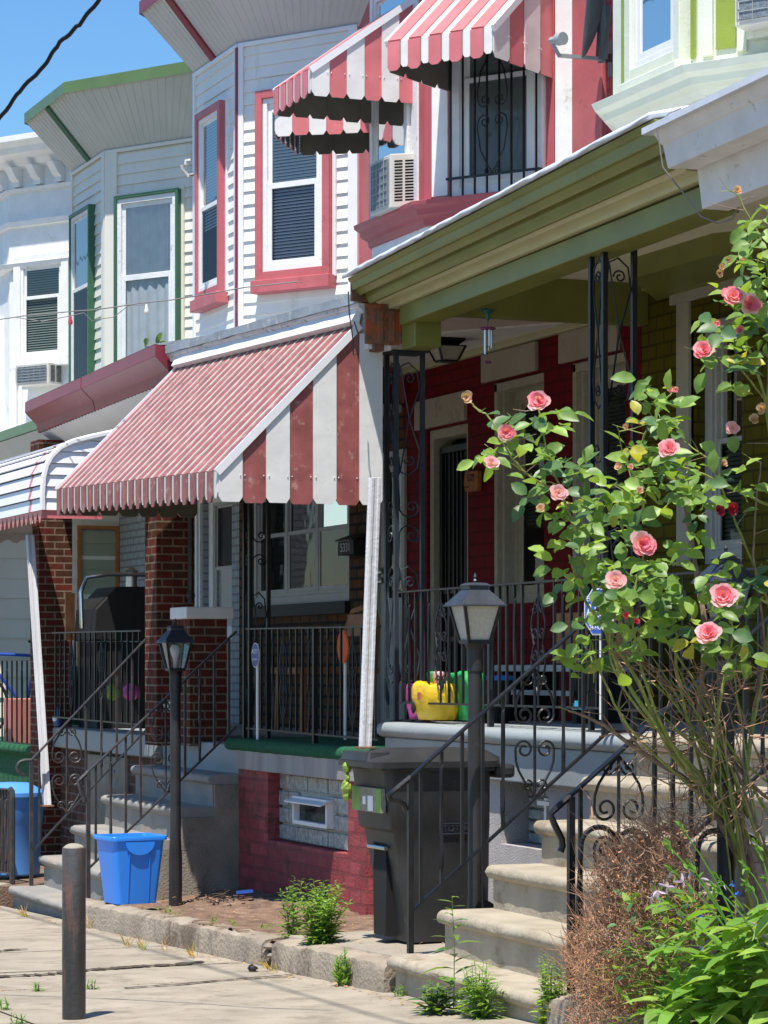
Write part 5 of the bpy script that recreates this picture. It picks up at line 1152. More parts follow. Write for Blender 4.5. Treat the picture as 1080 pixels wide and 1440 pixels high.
b.build('scalloped_lip', 'plastic_blue', t)
b = MB()
for k in (-.07, .07): q = c0+u*(.16+k)+w_*(.15-.125-.002); b.hexa([q+V((0,0,.01))-u*.003-w_*.004, q+V((0,0,.01))+u*.003-w_*.004, q+V((0,0,.01))+u*.003, q+V((0,0,.01))-u*.003]+[p_-w_*.028+V((0,0,.33)) for p_ in (q-u*.003-w_*.006, q+u*.003-w_*.006, q+u*.003, q-u*.003)])
b.build('rib', 'plastic_blue', t)
# light blue round bin at far left
c0 = PZ(16, 1229, bz(-19.6)); t = thing('round_bin', c0, 'light blue round dustbin with lid behind the low gate at far left', 'bin')
b = MB(); b.lathe(c0, [(.21, 0), (.22, .01), (.235, .4), (.24, .41), (.25, .55), (.262, .60), (.262, .62)], 30); b.build('tub', 'plastic_blue_light', t, smooth=True)
b = MB(); b.lathe(c0, [(.27, .60), (.28, .605), (.28, .635), (.25, .645), (.20, .67), (.15, .70), (.13, .705), (.05, .71)], 30); b.build('lid', 'plastic_blue_light', t, smooth=True)
# garden hose at its foot
q = PZ(50, 1236, .0); b = MB()
for k in range(7):
    c = PG(52, 1236, .03+k*.012)+V((U(-.05,.05), U(-.05,.05), 0)); rr_ = U(.10,.16); b.tube([c+V((rr_*cos(2*pi*i/20), rr_*.9*sin(2*pi*i/20), .03*sin(i*.9+k)+.04*(k/7)*max(0, cos(2*pi*i/20)))) for i in range(20)], .018, 6, closed=True)
tag(b.build('garden_hose', 'green_hose', smooth=True), 'coiled flat green garden hose beside the bottom left step', 'hose')
# window air conditioners
def ac(F, s0, s1, z0, z1, h, label, tilt=.0, panels=True):
    t = thing('air_conditioner', F.pt((s0+s1)/2, z0, 0), label, 'air conditioner', 'window air conditioners')
    sh = lambda h_: -tilt*h_
    P8 = [F.pt(s0, z0+sh(h), h), F.pt(s1, z0+sh(h), h), F.pt(s1, z0, -.02), F.pt(s0, z0, -.02), F.pt(s0, z1+sh(h), h), F.pt(s1, z1+sh(h), h), F.pt(s1, z1, -.02), F.pt(s0, z1, -.02)]
    b = MB(); b.hexa(P8); b.build('case', 'ac_beige', t, bevel=.006)
    b = MB(); g = .03; H0, H1_ = h+.001, h+.012
    b.hexa([F.pt(s0+g, z0+g+sh(h), H0), F.pt(s1-g, z0+g+sh(h), H0), F.pt(s1-g, z1-g+sh(h), H0), F.pt(s0+g, z1-g+sh(h), H0), F.pt(s0+g, z0+g+sh(h), H1_), F.pt(s1-g, z0+g+sh(h), H1_), F.pt(s1-g, z1-g+sh(h), H1_), F.pt(s0+g, z1-g+sh(h), H1_)]); cl = b.build('coil', 'ac_coil', t)
    b = MB(); n = 5
    for i in range(n+1): s = s0+.02+(s1-s0-.04)*i/n; b.bar(F.pt(s, z0+.02+sh(h), h+.016), F.pt(s, z1-.02+sh(h), h+.016), .0035)
    for i in range(7): z = z0+.02+(z1-z0-.04)*i/6+sh(h); b.bar(F.pt(s0+.02, z, h+.016), F.pt(s1-.02, z, h+.016), .0035)
    b.build('guard', 'dish_light', cl)
    b = MB()
    for (a, c) in ((h*.10, h*.45), (h*.55, h*.85)):
        n = 14
        for i in range(n):
            z = z0+(z1-z0)*(.12+.78*i/n); dz = (z1-z0)*.03
            b.hexa([F.pt(s1+.001, z+sh(a), a), F.pt(s1+.001, z+sh(c), c), F.pt(s1-.01, z+sh(c), c), F.pt(s1-.01, z+sh(a), a), F.pt(s1+.004, z+dz+sh(a), a), F.pt(s1+.004, z+dz+sh(c), c), F.pt(s1-.01, z+dz+sh(c), c), F.pt(s1-.01, z+dz+sh(a), a)])
    b.build('side_vent', 'dark', t)
    return t
F = rfront(R2_); G = F.off(.0); s1 = F.px(588, 250)[0]; q = solve_q(F, s1-.02, 549)
za = F.off(q).px(549, 296)[1]; zt_ = F.off(q).px(549, 222)[1]; s0 = F.off(q).px(521, 240)[0]
ac(F, s0, s1-.02, za+.04, zt_+.05, q, 'beige air conditioner sticking out of the coral bay under the striped awning', .12)
F = rside(bay_pts(5, (None, 13, None))); s0, zb_ = F.px(42, 545); s1 = F.px(88, 545)[0]
ac(F, s0, s1, F.px(44,545)[1], F.px(40, 516)[1], .22, 'air conditioner in the white bay window above the burgundy gutter, at far left')
F = rside(bay_pts(1, (None, 982, 862))); s0 = F.px(1058, 40)[0]; ac(F, s0, s0+.5, F.px(1060, 48)[1], F.px(1060, 48)[1]+.36, .2, 'air conditioner cut by the right edge in the pale green bay')
# satellite dish
c = PF(846, 8, 16.6); n_ = V((-.42, -.88, .10)).normalized(); a_ = n_.cross(V((0,0,1))).normalized(); e_ = a_.cross(n_)
t = thing('satellite_dish', PY(862, 85, DW), 'grey satellite dish with arm fixed to the red brick beside the pale green bay', 'satellite dish')
b = MB(); loops = []
for i in range(9): rr_ = .30*i/8; loops.append([c+a_*cos(2*pi*k/28)*(rr_+.001)+e_*sin(2*pi*k/28)*(rr_+.001)*1.1+n_*(.09*(rr_/.30)**2) for k in range(28)])
b.loft(loops, caps=False); b.build('reflector', 'dish_grey', t, smooth=2, solid=.008, recalc=False)
wl = PY(866, 80, DW); l1 = PF(786, 78, 16.5); l2 = PF(775, 57, 16.5); l3 = PF(792, 54, 16.4); j = PF(846, 83, 16.7)
b = MB(); b.bar(c-n_*.02, j, .05, .06); b.bar(j, wl, .05); b.bar(wl+V((0,-.02,-.12)), wl+V((0,-.02,.1)), .06, .04); b.hexa([c-n_*.03+V((0,0,-.12))+a_*.06, c-n_*.03+V((0,0,-.12))-a_*.06, j-a_*.05, j+a_*.05]+[q+n_*.012 for q in (c-n_*.03+V((0,0,.1))+a_*.06, c-n_*.03+V((0,0,.1))-a_*.06, c-a_*.05-V((0,0,.05)), c+a_*.05-V((0,0,.05)))]); b.build('bracket', 'dish_grey', t)
b = MB(); b.bar(j, l1, .028, .02); b.bar(l1, l2, .03, .02); b.build('arm', 'dish_light', t)
b = MB(); b.tube([l2, l3-(l3-l2)*.15], .022, 8); b.tube([l3-(l3-l2)*.4, l3], .04, 12); b.build('receiver', 'dish_light', t, smooth=True)
b = MB(); pts = [wl+V((.03, -.02, -.05)), wl+V((.05, -.04, -.25)), wl+V((.03, -.02, -.5)), wl+V((.04, -.01, -.7))]; b.tube(pts, .006, 5); b.build('cable', 'wire', t)
# ceiling lantern and wind chime on the red house's porch
c = PZ(628, 474, zc2-.0); t = thing('ceiling_lantern', c, 'black square ceiling lantern on the porch of the red house', 'light fixture')
b = MB(); r4 = 1.414; b.lathe(c, [(.10*r4, -.0), (.10*r4, -.025), (.06*r4, -.06), (.105*r4, -.062), (.105*r4, -.07)], 4, pi/4)
for k in range(4): a0 = pi/4+k*pi/2; b.bar(c+V((cos(a0)*.10*r4, sin(a0)*.10*r4, -.065)), c+V((cos(a0)*.06*r4, sin(a0)*.06*r4, -.16)), .012)
b.lathe(c, [(.062*r4, -.16), (.062*r4, -.17)], 4, pi/4); b.build('frame', 'iron', t)
b = MB(); b.lathe(c, [(.095*r4, -.07), (.056*r4, -.16)], 4, pi/4); b.build('glazing', 'lamp_glass', t)
c = PF(686, 437, 15.2); t = thing('wind_chime', c, 'wind chime with silver tubes and purple flowers hanging by the red porch', 'wind chime')
mat('purple', (.16,.02,.10), .4); mat('bird_teal', (.02,.10,.12), .4)
b = MB(); b.ell(c, (.018, .03, .016)); b.ell(c+V((0,0,-.03)), (.012,.012,.03)); b.hexa([c+V(q) for q in ((0,-.05,.012),(0,.05,.012),(.002,.03,-.01),(.002,-.03,-.01),(-.01,-.05,.016),(-.01,.05,.016),(-.008,.03,-.006),(-.008,-.03,-.006))]); b.build('bird', 'bird_teal', t)
b = MB(); b.tube([c+V((0,0,-.04)), c+V((0,0,-.09))], .002, 4)
for k in range(8): an = k*pi/4; b.ell(c+V((cos(an)*.03, sin(an)*.03, -.10)), (.018,.018,.008), 6, 4)
for k in range(6): an = k*pi/3; b.ell(c+V((cos(an)*.012, sin(an)*.012, -.29)), (.009,.009,.008), 6, 4)
b.tube([c+V((0,0,-.1)), c+V((0,0,-.29))], .0015, 4); b.build('flower', 'purple', t)
for k in range(5): an = k*2*pi/5; b = MB(); b.tube([c+V((cos(an)*.02, sin(an)*.02, -.11)), c+V((cos(an)*.02, sin(an)*.02, -.20-.012*k))], .0055, 8); b.build('tube', 'steel', t, smooth=True)
# address plaque, mailbox, number plate, yard signs
F = FY(DW-.005); s0, z1 = F.px(659, 664); s1, z0 = F.px(678, 690); b = MB(); b.poly(F, [(s0, z0+.02), (s0+.03, z0), (s1-.02, z0), (s1, z0+.02), (s1, z1-.01), (s1-.03, z1), (s0+.01, z1), (s0-.01, (z0+z1)/2)], 0, .035)
pq = b.build('address_plaque', 'plaque', bevel=.006); tag(pq, 'orange glazed address plaque reading 5329 on the red brick by the door', 'plaque')
text('5329', F, (s0+s1)/2, z0+(z1-z0)*.66, (z1-z0)*.5, 'number_dark', pq, .037, 'house_number', sx=.85); b = MB(); b.tube([F.pt(s0+.01+.012*k, z0+(z1-z0)*.24+.006*sin(k*2.1), .037) for k in range(8)], .002, 4); b.build('flourish', 'number_dark', pq)
F = FY(DW-.13); s0, z1 = F.px(475, 762); s1, z0 = F.px(497, 779); t = thing('mailbox', F.pt((s0+s1)/2, z0, 0), 'black mailbox with silver house number on the stone patterned brick', 'mailbox')
b = MB(); b.fb(F, s0, s1, z0, z1, -.13, 0); b.build('box', 'black', t, bevel=.004)
b = MB(); b.hexa([F.pt(s0-.01, z1, .02), F.pt(s1+.01, z1, .02), F.pt(s1+.01, z1+.05, -.13), F.pt(s0-.01, z1+.05, -.13), F.pt(s0-.01, z1+.012, .02), F.pt(s1+.01, z1+.012, .02), F.pt(s1+.01, z1+.065, -.13), F.pt(s0-.01, z1+.065, -.13)]); b.build('lid', 'black', t)
text('5331', F, (s0+s1)/2, (z0+z1)/2, (z1-z0)*.9, 'number_white', t, .003, 'house_number', sx=1.15)
F = FY(5.46); s0, z1 = F.px(230, 986); s1, z0 = F.px(262, 1001); s1 = s0+(z1-z0)*2.6; b = MB(); b.fb(F, s0-.01, s1+.01, z0-.012, z1+.012, -.008, 0); o = b.build('number_plate', 'black'); tag(o, 'small black number plate hanging from the stair railing behind the lamp post', 'number plate'); text('5329', F, (s0+s1)/2, (z0+z1)/2, (z1-z0)*1.25, 'number_white', o, .002, 'house_number')
def yard_sign(x, ytop, ybot, d, outline, m, label, texts, border='sign_white', yaw=0, ypole=None, r=.011):
    c = PY(x, (ytop+ybot)/2, d); f = fw(-c.x, d)/FP; hh = (ybot-ytop)/2*f
    F = Fr((c.x, c.y), (c.x+cos(yaw), c.y+sin(yaw))); zb = PY(x, ypole, d).z
    t = thing('yard_sign', (c.x, c.y, zb), label, 'sign')
    b = MB(); b.tube([F.pt(0, zb, -.012), F.pt(0, c.z+hh*.97, -.012)], r, 8); b.build('stake', 'white_paint', t)
    b = MB(); b.poly(F, [(a*hh, c.z+e*hh) for a, e in outline], 0, .006); b.build('plate', border, t)
    b = MB(); b.poly(F, [(a*hh*.92, c.z+e*hh*.93) for a, e in outline], .0062, .008); b.build('face', m, t)
    for (s, dz, sz, tx) in texts: text(tx, F, s*hh, c.z+dz*hh, sz*hh, 'sign_white', t, .009, 'lettering', ext=.0008)
    return t
octa = [(-.42,-1),(.42,-1),(1,-.42),(1,.42),(.42,1),(-.42,1),(-1,.42),(-1,-.42)]
oval = [(.62*cos(2*pi*k/24), sin(2*pi*k/24)) for k in range(24)]
yard_sign(843, 827, 893, 5.86, octa, 'sign_blue', 'blue octagonal security sign on a white stake by the iron column', [(0, .55, .34, 'SECURED BY'), (0, .0, .85, 'ADT'), (0, -.68, .3, '24-HOUR')], yaw=.2, ypole=1012)
yard_sign(360, 904, 939, 5.80, oval, 'sign_navy', 'small dark blue oval security sign on a white stake above the green carpet', [(0, .3, .5, 'ADT'), (0, -.35, .2, 'SECURITY')], yaw=.2, ypole=1040)
round_ = [(cos(2*pi*k/28)*.95, sin(2*pi*k/28)) for k in range(28)]
t = yard_sign(483, 886, 933, 5.95, round_, 'sign_orange', 'round orange sign on a stake behind the porch railing above the green carpet', [], border='sign_orange', yaw=.0, ypole=1040)
# yellow shopping bag and green carrier behind the porch rail
c = PY(616, 1012, 6.05); f = fw(-c.x, 6.05)/FP; t = thing('shopping_bag', c, 'full yellow plastic shopping bag behind the porch railing on the grey ledge', 'shopping bag')
def crumple(c, rx, ry, h, m, parent=None, nm='bag', n=22, flare=1.0):
    loops = []; ph = [U(0, 6) for _ in range(6)]
    for i in range(9):
        v = i/8; g = (.75+.3*math.sin(v*2.2))*flare**v; loops.append([V((c.x+rx*g*cos(2*pi*k/n)*(1+.09*sin(k*2.3+ph[0]+v*5)+U(-.03,.03)), c.y+ry*g*sin(2*pi*k/n)*(1+.09*sin(k*1.9+ph[1])+U(-.03,.03)), c.z+h*v*(1+.06*sin(k*1.7+ph[2])*v))) for k in range(n)])
    b = MB(); b.loft(loops); return b.build(nm, m, parent, smooth=2)
crumple(c, 32*f/.62, .13, 52*f, 'yellow_bag', t)
b = MB()
for sx_ in (-1, 1): q = c+V((sx_*.10, -.02, 46*f)); b.tube([q+V((sx_*-.02,0,-.02)), q+V((sx_*.03,0,.03)), q+V((sx_*.065,-.01,.055)), q+V((sx_*.10,-.01,.06))], [.03,.026,.018,.006], 6)
F = FY(c.y-.135); b = MB()
b.fb(F, c.x+.02, c.x+.06, c.z+.12, c.z+.16, -.0, .004); b.build('printed_mark', 'coral_trim', t); b = MB(); b.ell(F.pt(c.x-.05, c.z+.07, .0), (.022,.012,.035)); b.build('printed_mark', 'dark', t)
q = c+V((-.27, -.01, 0)); crumple(q, .08, .07, .20, 'bag_pink', None, 'gift_bag'); tag(bpy.data.objects['gift_bag'], 'pink flowered bag squeezed beside the yellow shopping bag', 'bag')
q = c+V((.20, .12, 0)); crumple(q, .13, .08, .27, 'bag_green', None, 'carrier_bag'); tag(bpy.data.objects['carrier_bag'], 'green plastic carrier bag standing behind the yellow one', 'bag')
q = c+V((.02, .05, .2)); crumple(q, .07, .05, .07, 'bag_green', None, 'food_packet'); q = c+V((-.06, .0, .22)); crumple(q, .05, .04, .06, 'bag_green', t, 'packet'); q = c+V((.08, -.02, .21)); crumple(q, .05, .04, .07, 'rose_pale', t, 'packet'); tag(bpy.data.objects['food_packet'], 'green packet poking out of the yellow shopping bag', 'packet')
# porch furniture
def chair(c, label, m, w=.46, back=.55, round_=True):
    t = thing('porch_chair', c, label, 'chair')
    for dx in (-1, 1):
        for dy in (-1, 1): b = MB(); b.bar(c+V((dx*w*.45, dy*w*.42, 0)), c+V((dx*w*.42, dy*w*.4, .42)), .035); b.build('leg', m, t)
    b = MB(); b.box(c.x-w/2, c.x+w/2, c.y-w/2, c.y+w/2, c.z+.42, c.z+.47); b.build('seat', m, t, bevel=.01)
    b = MB()
    b.tube([c+V((-w*.48, w*.45, .45)), c+V((-w*.5, w*.48, .45+back*.7)), c+V((-w*.35, w*.5, .45+back*.95)), c+V((0, w*.5, .45+back)), c+V((w*.35, w*.5, .45+back*.95)), c+V((w*.5, w*.48, .45+back*.7)), c+V((w*.48, w*.45, .45))], .022, 6)
    b.box(c.x-w*.44, c.x+w*.44, c.y+w*.46, c.y+w*.5, c.z+.45+back*.55, c.z+.45+back*.9); b.build('backrest', m, t)
    return t
chair(PY(455, 1030, 6.7)*1.0, 'dark wooden chair with rounded back behind the railing above the green carpet', 'brown_wood', .62, .45)
c = PY(795, 1000, 6.9); c.z = zf; t = thing('garden_bench', c, 'wooden bench with grey rails behind the scrolled porch railing', 'bench')
b = MB(); b.box(c.x-.6, c.x+.55, c.y+.20, c.y+.23, zf+.35, zf+.66); b.build('backrest', 'orange_wood', t); b = MB(); b.box(c.x-.6, c.x+.55, c.y-.2, c.y+.2, zf+.30, zf+.34); b.build('seat', 'grey_casing', t, bevel=.005)
for dx in (-.55, .5):
    b = MB(); b.box(c.x+dx-.03, c.x+dx+.03, c.y-.18, c.y+.2, zf, zf+.30); b.build('leg', 'iron', t)
b = MB(); b.box(c.x-.58, c.x+.53, c.y-.22, c.y-.2, zf+.16, zf+.19); b.build('rail', 'grey_casing', t)
c = PY(689, 1006, 6.35); c.z = zf; t = thing('bucket', c, 'black bucket with bright blue lid behind the porch railing', 'bucket'); b = MB(); b.lathe(c, [(.11, 0), (.13, .25), (.135, .25)], 20); b.build('tub', 'black', t, smooth=True); b = MB(); b.lathe(c, [(.14, .25), (.14, .275), (.1, .28)], 20); b.build('lid', 'plastic_blue', t, smooth=True)
c = PY(812, 999, 6.1); b = MB(); b.tube([c+V((-.06,0,.02)), c+V((.0,0,.02)), c+V((.0,0,.05))], .016, 8); b.bar(c+V((0,0,.02)), c+V((.07,.01,.012)), .02); mat('cyan', (.05,.45,.62), .4); tag(b.build('toy', 'cyan'), 'small cyan plastic toy lying on the porch floor', 'toy')
# grill and others on the porch of house 3
c = PY(172, 1016, 6.25); c.z = zf2; t = thing('gas_grill', c, 'black covered gas grill with curved steel handle between the brick pillars', 'grill')
b = MB(); zg_ = 0; top_ = PY(172, 826, 6.25).z; Hh = top_-c.z
F = FX(-c.x-.25); b.loft([[V((c.x+dx, c.y+y, c.z+z)) for y, z in ((-.32, Hh*.62), (.32, Hh*.62), (.32, Hh*.93), (.22, Hh), (-.12, Hh), (-.30, Hh*.84))] for dx in (-.38, .25)]); b.build('hood', 'black', t, bevel=.01)
b = MB(); b.box(c.x-.36, c.x+.22, c.y-.28, c.y+.28, c.z, c.z+Hh*.61); b.build('cart', 'black', t)
b = MB(); hx = c.x+.26; zz_ = c.z+Hh; b.tube([(hx, c.y-.42, zz_-.35), (hx, c.y-.43, zz_-.05), (hx, c.y-.38, zz_+.07), (hx, c.y-.2, zz_+.10), (hx, c.y+.35, zz_+.10)], .018, 8); b.build('handle', 'chrome', t, smooth=True)
b = MB(); b.box(hx-.02, hx+.0, c.y-.56, c.y-.48, c.z+Hh*.62, c.z+Hh*.95); b.build('side_shelf', 'brown_wood', t)
b = MB(); b.lathe((hx-.05, c.y+.02, zz_), [(.05, 0), (.05, .12), (.06, .13), (.02, .16)], 14); b.build('chimney', 'steel', t, smooth=True)
c = PY(106, 975, 6.1); c.z = zf2; b = MB(); b.ell(c+V((0,0,.26)), (.22,.22,.26), 18, 12); tag(b.build('garden_globe', 'teal', smooth=True), 'large dark teal globe on the porch between the brick pillars', 'globe')
for (x, m, lb, nm) in ((158, 'bag_lime', 'lime green ball lying on the grill porch floor', 'ball'), (184, 'bag_pink', 'pink toy lying beside the lime ball', 'toy_ball')):
    c = PY(x, 973, 5.95); b = MB(); b.ell(c, (.07,.07,.07), 12, 8); tag(b.build(nm, m, smooth=True), lb, 'toy')
c = PY(81, 1021, 5.80); b = MB(); b.lathe(c, [(.035, 0), (.04, .03), (.025, .07), (.022, .08), (.001, .17)], 10); b.cur = 1; b.ell(c+V((0,-.02,.06)), (.03,.025,.028)); tag(b.build('gnome', ['sign_navy', 'sign_white'], smooth=True), 'tiny garden gnome with pointed blue hat on the porch ledge', 'gnome')
c = PY(211, 1060, 5.72); c.z = EYE-1.62+.21*4+.0; c = PZ(211, 1074, EYE-1.62+.2036*4); b = MB(); b.ell(c+V((0,0,.05)), (.045,.05,.05)); b.ell(c+V((0,0,.12)), (.034,.036,.045)); b.ell(c+V((0,0,.185)), (.03,.032,.033)); b.tube([c+V((0,-.02,.14)), c+V((.02,-.07,.12)), c+V((.0,-.10,.09))], .012, 6); b.tube([c+V((0,.01,.02)), c+V((.0,-.05,.03)), c+V((.02,-.06,-.0))], .017, 6); b.tube([c+V((0,.03,.15)), c+V((-.02,.09,.13))], .015, 6)
tag(b.build('cherub_statue', 'statue', smooth=True), 'small grey cherub statue sitting on the top stone step', 'statue')
c = PZ(168, 1114, EYE-1.62+.2036*3); b = MB(); b.ell(c+V((0,0,.07)), (.06,.055,.08)); b.ell(c+V((0,-.01,.16)), (.045,.045,.045)); 
for s_ in (-1, 1): b.lathe(c+V((s_*.022, -.01, .19)), [(.012, 0), (.001, .03)], 6); b.ell(c+V((s_*.02, -.05, .165)), (.012,.008,.012))
tag(b.build('owl_statue', 'statue', smooth=True), 'grey owl figurine standing on a middle stone step', 'statue')
# bicycle and leaning board on the far left porch
c = PY(14, 1040, 6.25); c.z = zf4; t = thing('bicycle', c, 'blue bicycle with drop handlebars leaning on the far left porch', 'bicycle')
yy = V((.12, 1, 0)).normalized(); P_ = lambda s, z: c+yy*s+V((0,0,z))
for nm, s in (('wheel', -.35), ('wheel', .62)):
    b = MB(); b.tube([P_(s+.33*cos(2*pi*k/30), .33+.33*sin(2*pi*k/30)) for k in range(30)], .016, 6, closed=True); wl_ = b.build(nm, 'black', t, smooth=True)
    b = MB()
    for k in range(14): b.tube([P_(s, .33), P_(s+.32*cos(2*pi*k/14), .33+.32*sin(2*pi*k/14))], .0015, 3)
    b.build('spokes', 'chrome', wl_)
b = MB()
for q in ((( -.35,.33), (-.20,.92)), ((-.22,.84), (.25,.82)), ((-.20,.76), (.15,.30)), ((.28,.92), (.15,.30)), ((.15,.30), (.62,.33)), ((.62,.33), (.26,.80))): b.tube([P_(*q[0]), P_(*q[1])], .016, 8)
b.build('frame', 'bike_blue', t, smooth=True)
b = MB(); b.tube([P_(-.20, .92), P_(-.21, 1.02), P_(-.30, 1.03)], .013, 6)
for sx_ in (-1, 1): h_ = V((sx_*.2, 0, 0)); b.tube([P_(-.28, 1.03), P_(-.28, 1.03)+h_, P_(-.40, 1.03)+h_, P_(-.46, .97)+h_, P_(-.42, .88)+h_, P_(-.30, .88)+h_], .012, 6)
b.build('handlebar', 'chrome', t, smooth=True)
b = MB(); b.ell(P_(.30, .96), (.06,.13,.03)); b.build('saddle', 'black', t, smooth=True)
p0 = PY(38, 1035, 6.9); p0.z = zf4; q0 = FX(-p0.x); b = MB(); b.hexa([p0+V(q) for q in ((-.3,-.3,0),(.3,-.3,0),(.3,-.26,0),(-.3,-.26,0),(-.3,.1,1.35),(.3,.1,1.35),(.3,.14,1.35),(-.3,.14,1.35))]); tag(b.build('leaning_board', 'brown_wood'), 'brown wooden board leaning against the siding behind the bicycle', 'board')
c = PY(28, 1040, 6.0); c.z = zf4; b = MB(); b.box(c.x-.15, c.x+.15, c.y-.12, c.y+.12, c.z, c.z+.42); tag(b.build('carton', 'pink_box', bevel=.01), 'faded pink carton standing behind the bicycle wheel', 'box')
# ================================================================== WIRES AND SMALL BITS
def wire(pts, r, m, label, nm='overhead_wire', cat='wire'):
    b = MB(); b.tube(pts, r, 6); return tag(b.build(nm, m, smooth=True), label, cat)
pw_ = [PF(-260, 390, 11.5), PF(-60, 235, 11), PF(0, 166, 10.8), PF(28, 128, 10.7), PF(62, 92, 10.6), PF(84, 60, 10.5), PF(112, 34, 10.4), PF(142, -4, 10.3), PF(260, -150, 10)]
dn = []
for i in range(len(pw_)-1):
    for k in range(6): q = pw_[i].lerp(pw_[i+1], k/6); dn.append(q+V((0, 0, .004*sin(i*4+k*1.3))))
wire(dn, .0085, 'wire', 'thick black service wire crossing the sky at top left')
b = MB(); b.tube([(-40, 3.2, 7.6), (-12, 2.4, 7.4), (4, 1.6, 7.6)], .012, 5); tag(b.build('overhead_wire', 'wire'), 'utility line running above the pavement and throwing a thin shadow on it', 'wire')
sp_ = [(0, 449), (35, 444), (70, 441), (99, 438), (130, 436), (160, 432), (200, 426), (240, 422), (300, 412), (345, 404), (420, 396)]
pts = [PF(x, y, 19.5-x*.004) for x, y in sp_]; t = thing('string_lights', pts[3], 'thin string of bulbs stretched across the bay windows at left', 'string lights')
b = MB(); b.tube(pts, .004, 4)
b.tube([PF(x, y, 19.3) for x, y in ((20, 446), (60, 452), (99, 444), (118, 440), (130, 452), (136, 449))], .003, 4); b.tube([PF(x, y, 19) for x, y in ((136, 449), (160, 446), (180, 430), (205, 428))], .003, 4); b.build('cord', 'wire_grey', t)
for (x, y, m) in ((99, 452, 'bulb_red'), (206, 436, 'bulb_white')):
    c = PF(x, y, 18.9); b = MB(); b.lathe(c, [(.001, -.028), (.015, -.018), (.017, 0), (.010, .015), (.010, .03), (.007, .04)], 12); b.build('bulb', m, t, smooth=True)
c = PF(262, 232, 22.0); b = MB(); b.tube([c, c+V((0,0,.03)), PF(268, 226, 22)], .02, 6); b.tube([PF(256, 232, 22), PF(256, 238, 22), PF(264, 247, 22), PF(271, 246, 22.3)], .014, 6); tag(b.build('conduit_elbow', 'grey_casing', smooth=True), 'small grey conduit elbow on the cream siding below the soffit', 'conduit')
# loose wire drooping over the cornice joint at right and the one at the rotten end
b = MB(); b.tube([PF(x, y, 12.1) for x, y in ((958, 152), (940, 160), (924, 180), (929, 215), (932, 235), (950, 258), (968, 280), (985, 304), (1010, 314), (1030, 308), (1036, 296))], .004, 5); tag(b.build('loose_cable', 'wire_grey', smooth=True), 'loose grey cable looping below the joint between olive and white cornices', 'cable')
b = MB(); b.tube([PF(x, y, 15.7) for x, y in ((490, 410), (491, 440), (496, 475), (497, 500), (504, 498), (504, 470), (498, 452))], .004, 5); tag(b.build('loose_cable', 'wire', smooth=True), 'thin black cable hanging in front of the striped awning side below the rotten wood', 'cable')
def flake(b, c, r, m=0):
    an = U(0, 6.28); u = V((cos(an), sin(an), U(-.3, .3)))*r; v = V((-sin(an), cos(an), U(-.3, .3)))*r*U(.4, .8); b.cur = m; b.add([c-u, c+v, c+u, c-v], [(0,1,2,3)])
b = MB()
for k in range(60):
    c = PY(U(270, 345), 900, U(5.15, 5.5)); c.z = bz(c.x)+U(.0, .04); an = U(-1, 1); L = U(.05, .16); b.tube([c, c+V((cos(an)*L, sin(an)*L*.6, U(-.01,.03)))], .004, 4)
tag(b.build('twig_pile', 'dark_wood'), 'pile of dark broken twigs in the shade beside the stoop', 'twigs', kind='stuff')
c = PZ(335, 1255, bz(-14.5)+.03); b = MB(); b.bar(c, c+V((.16,.03,.02)), .03, .02); tag(b.build('pen', 'sign_blue'), 'short blue plastic stick lying on the twig pile', 'litter')
c = PG(355, 1365); b = MB(); b.ell(c+V((0,0,.012)), (.04,.025,.018), 10, 6, .2); tag(b.build('litter', 'black'), 'crumpled black litter on the pavement by the crack', 'litter')
c = PG(640, 1425); b = MB()
for k in range(5): flake(b, c+V((U(-.04,.04), U(-.03,.03), .02+U(0,.03))), .035)
tag(b.build('paper_litter', 'sign_white'), 'torn white paper litter at the foot of the tall weed', 'litter')
b = MB()
for k in range(260):
    x = U(60, 620); w__ = U(0, 1); X = PY(x, 1300, 4.5).x; c = V((X, 4.53-abs(random.gauss(0, .05)), gz(X)+.004)); flake(b, c, U(.004, .014), random.choice((0, 0, 1)))
for k in range(120):
    c = PG(U(120, 400), 0) if False else V((U(j2-.02, j2+.02), U(2.8, 4.5), 0)); c.z = gz(c.x)-.0; flake(b, c, U(.004, .012), 0)
for k in range(500): X = U(-17.3, -11.7); c = V((X, U(4.75, 5.6), bz(X)+.01+U(0, .02))); flake(b, c, U(.004, .011), random.choice((0, 1, 1)))
o = b.build('leaf_litter', ['dead_twig', 'dry_grass'], recalc=False); tag(o, 'scattered dry leaf litter and chips on pavement and dirt', 'leaf litter', kind='stuff')
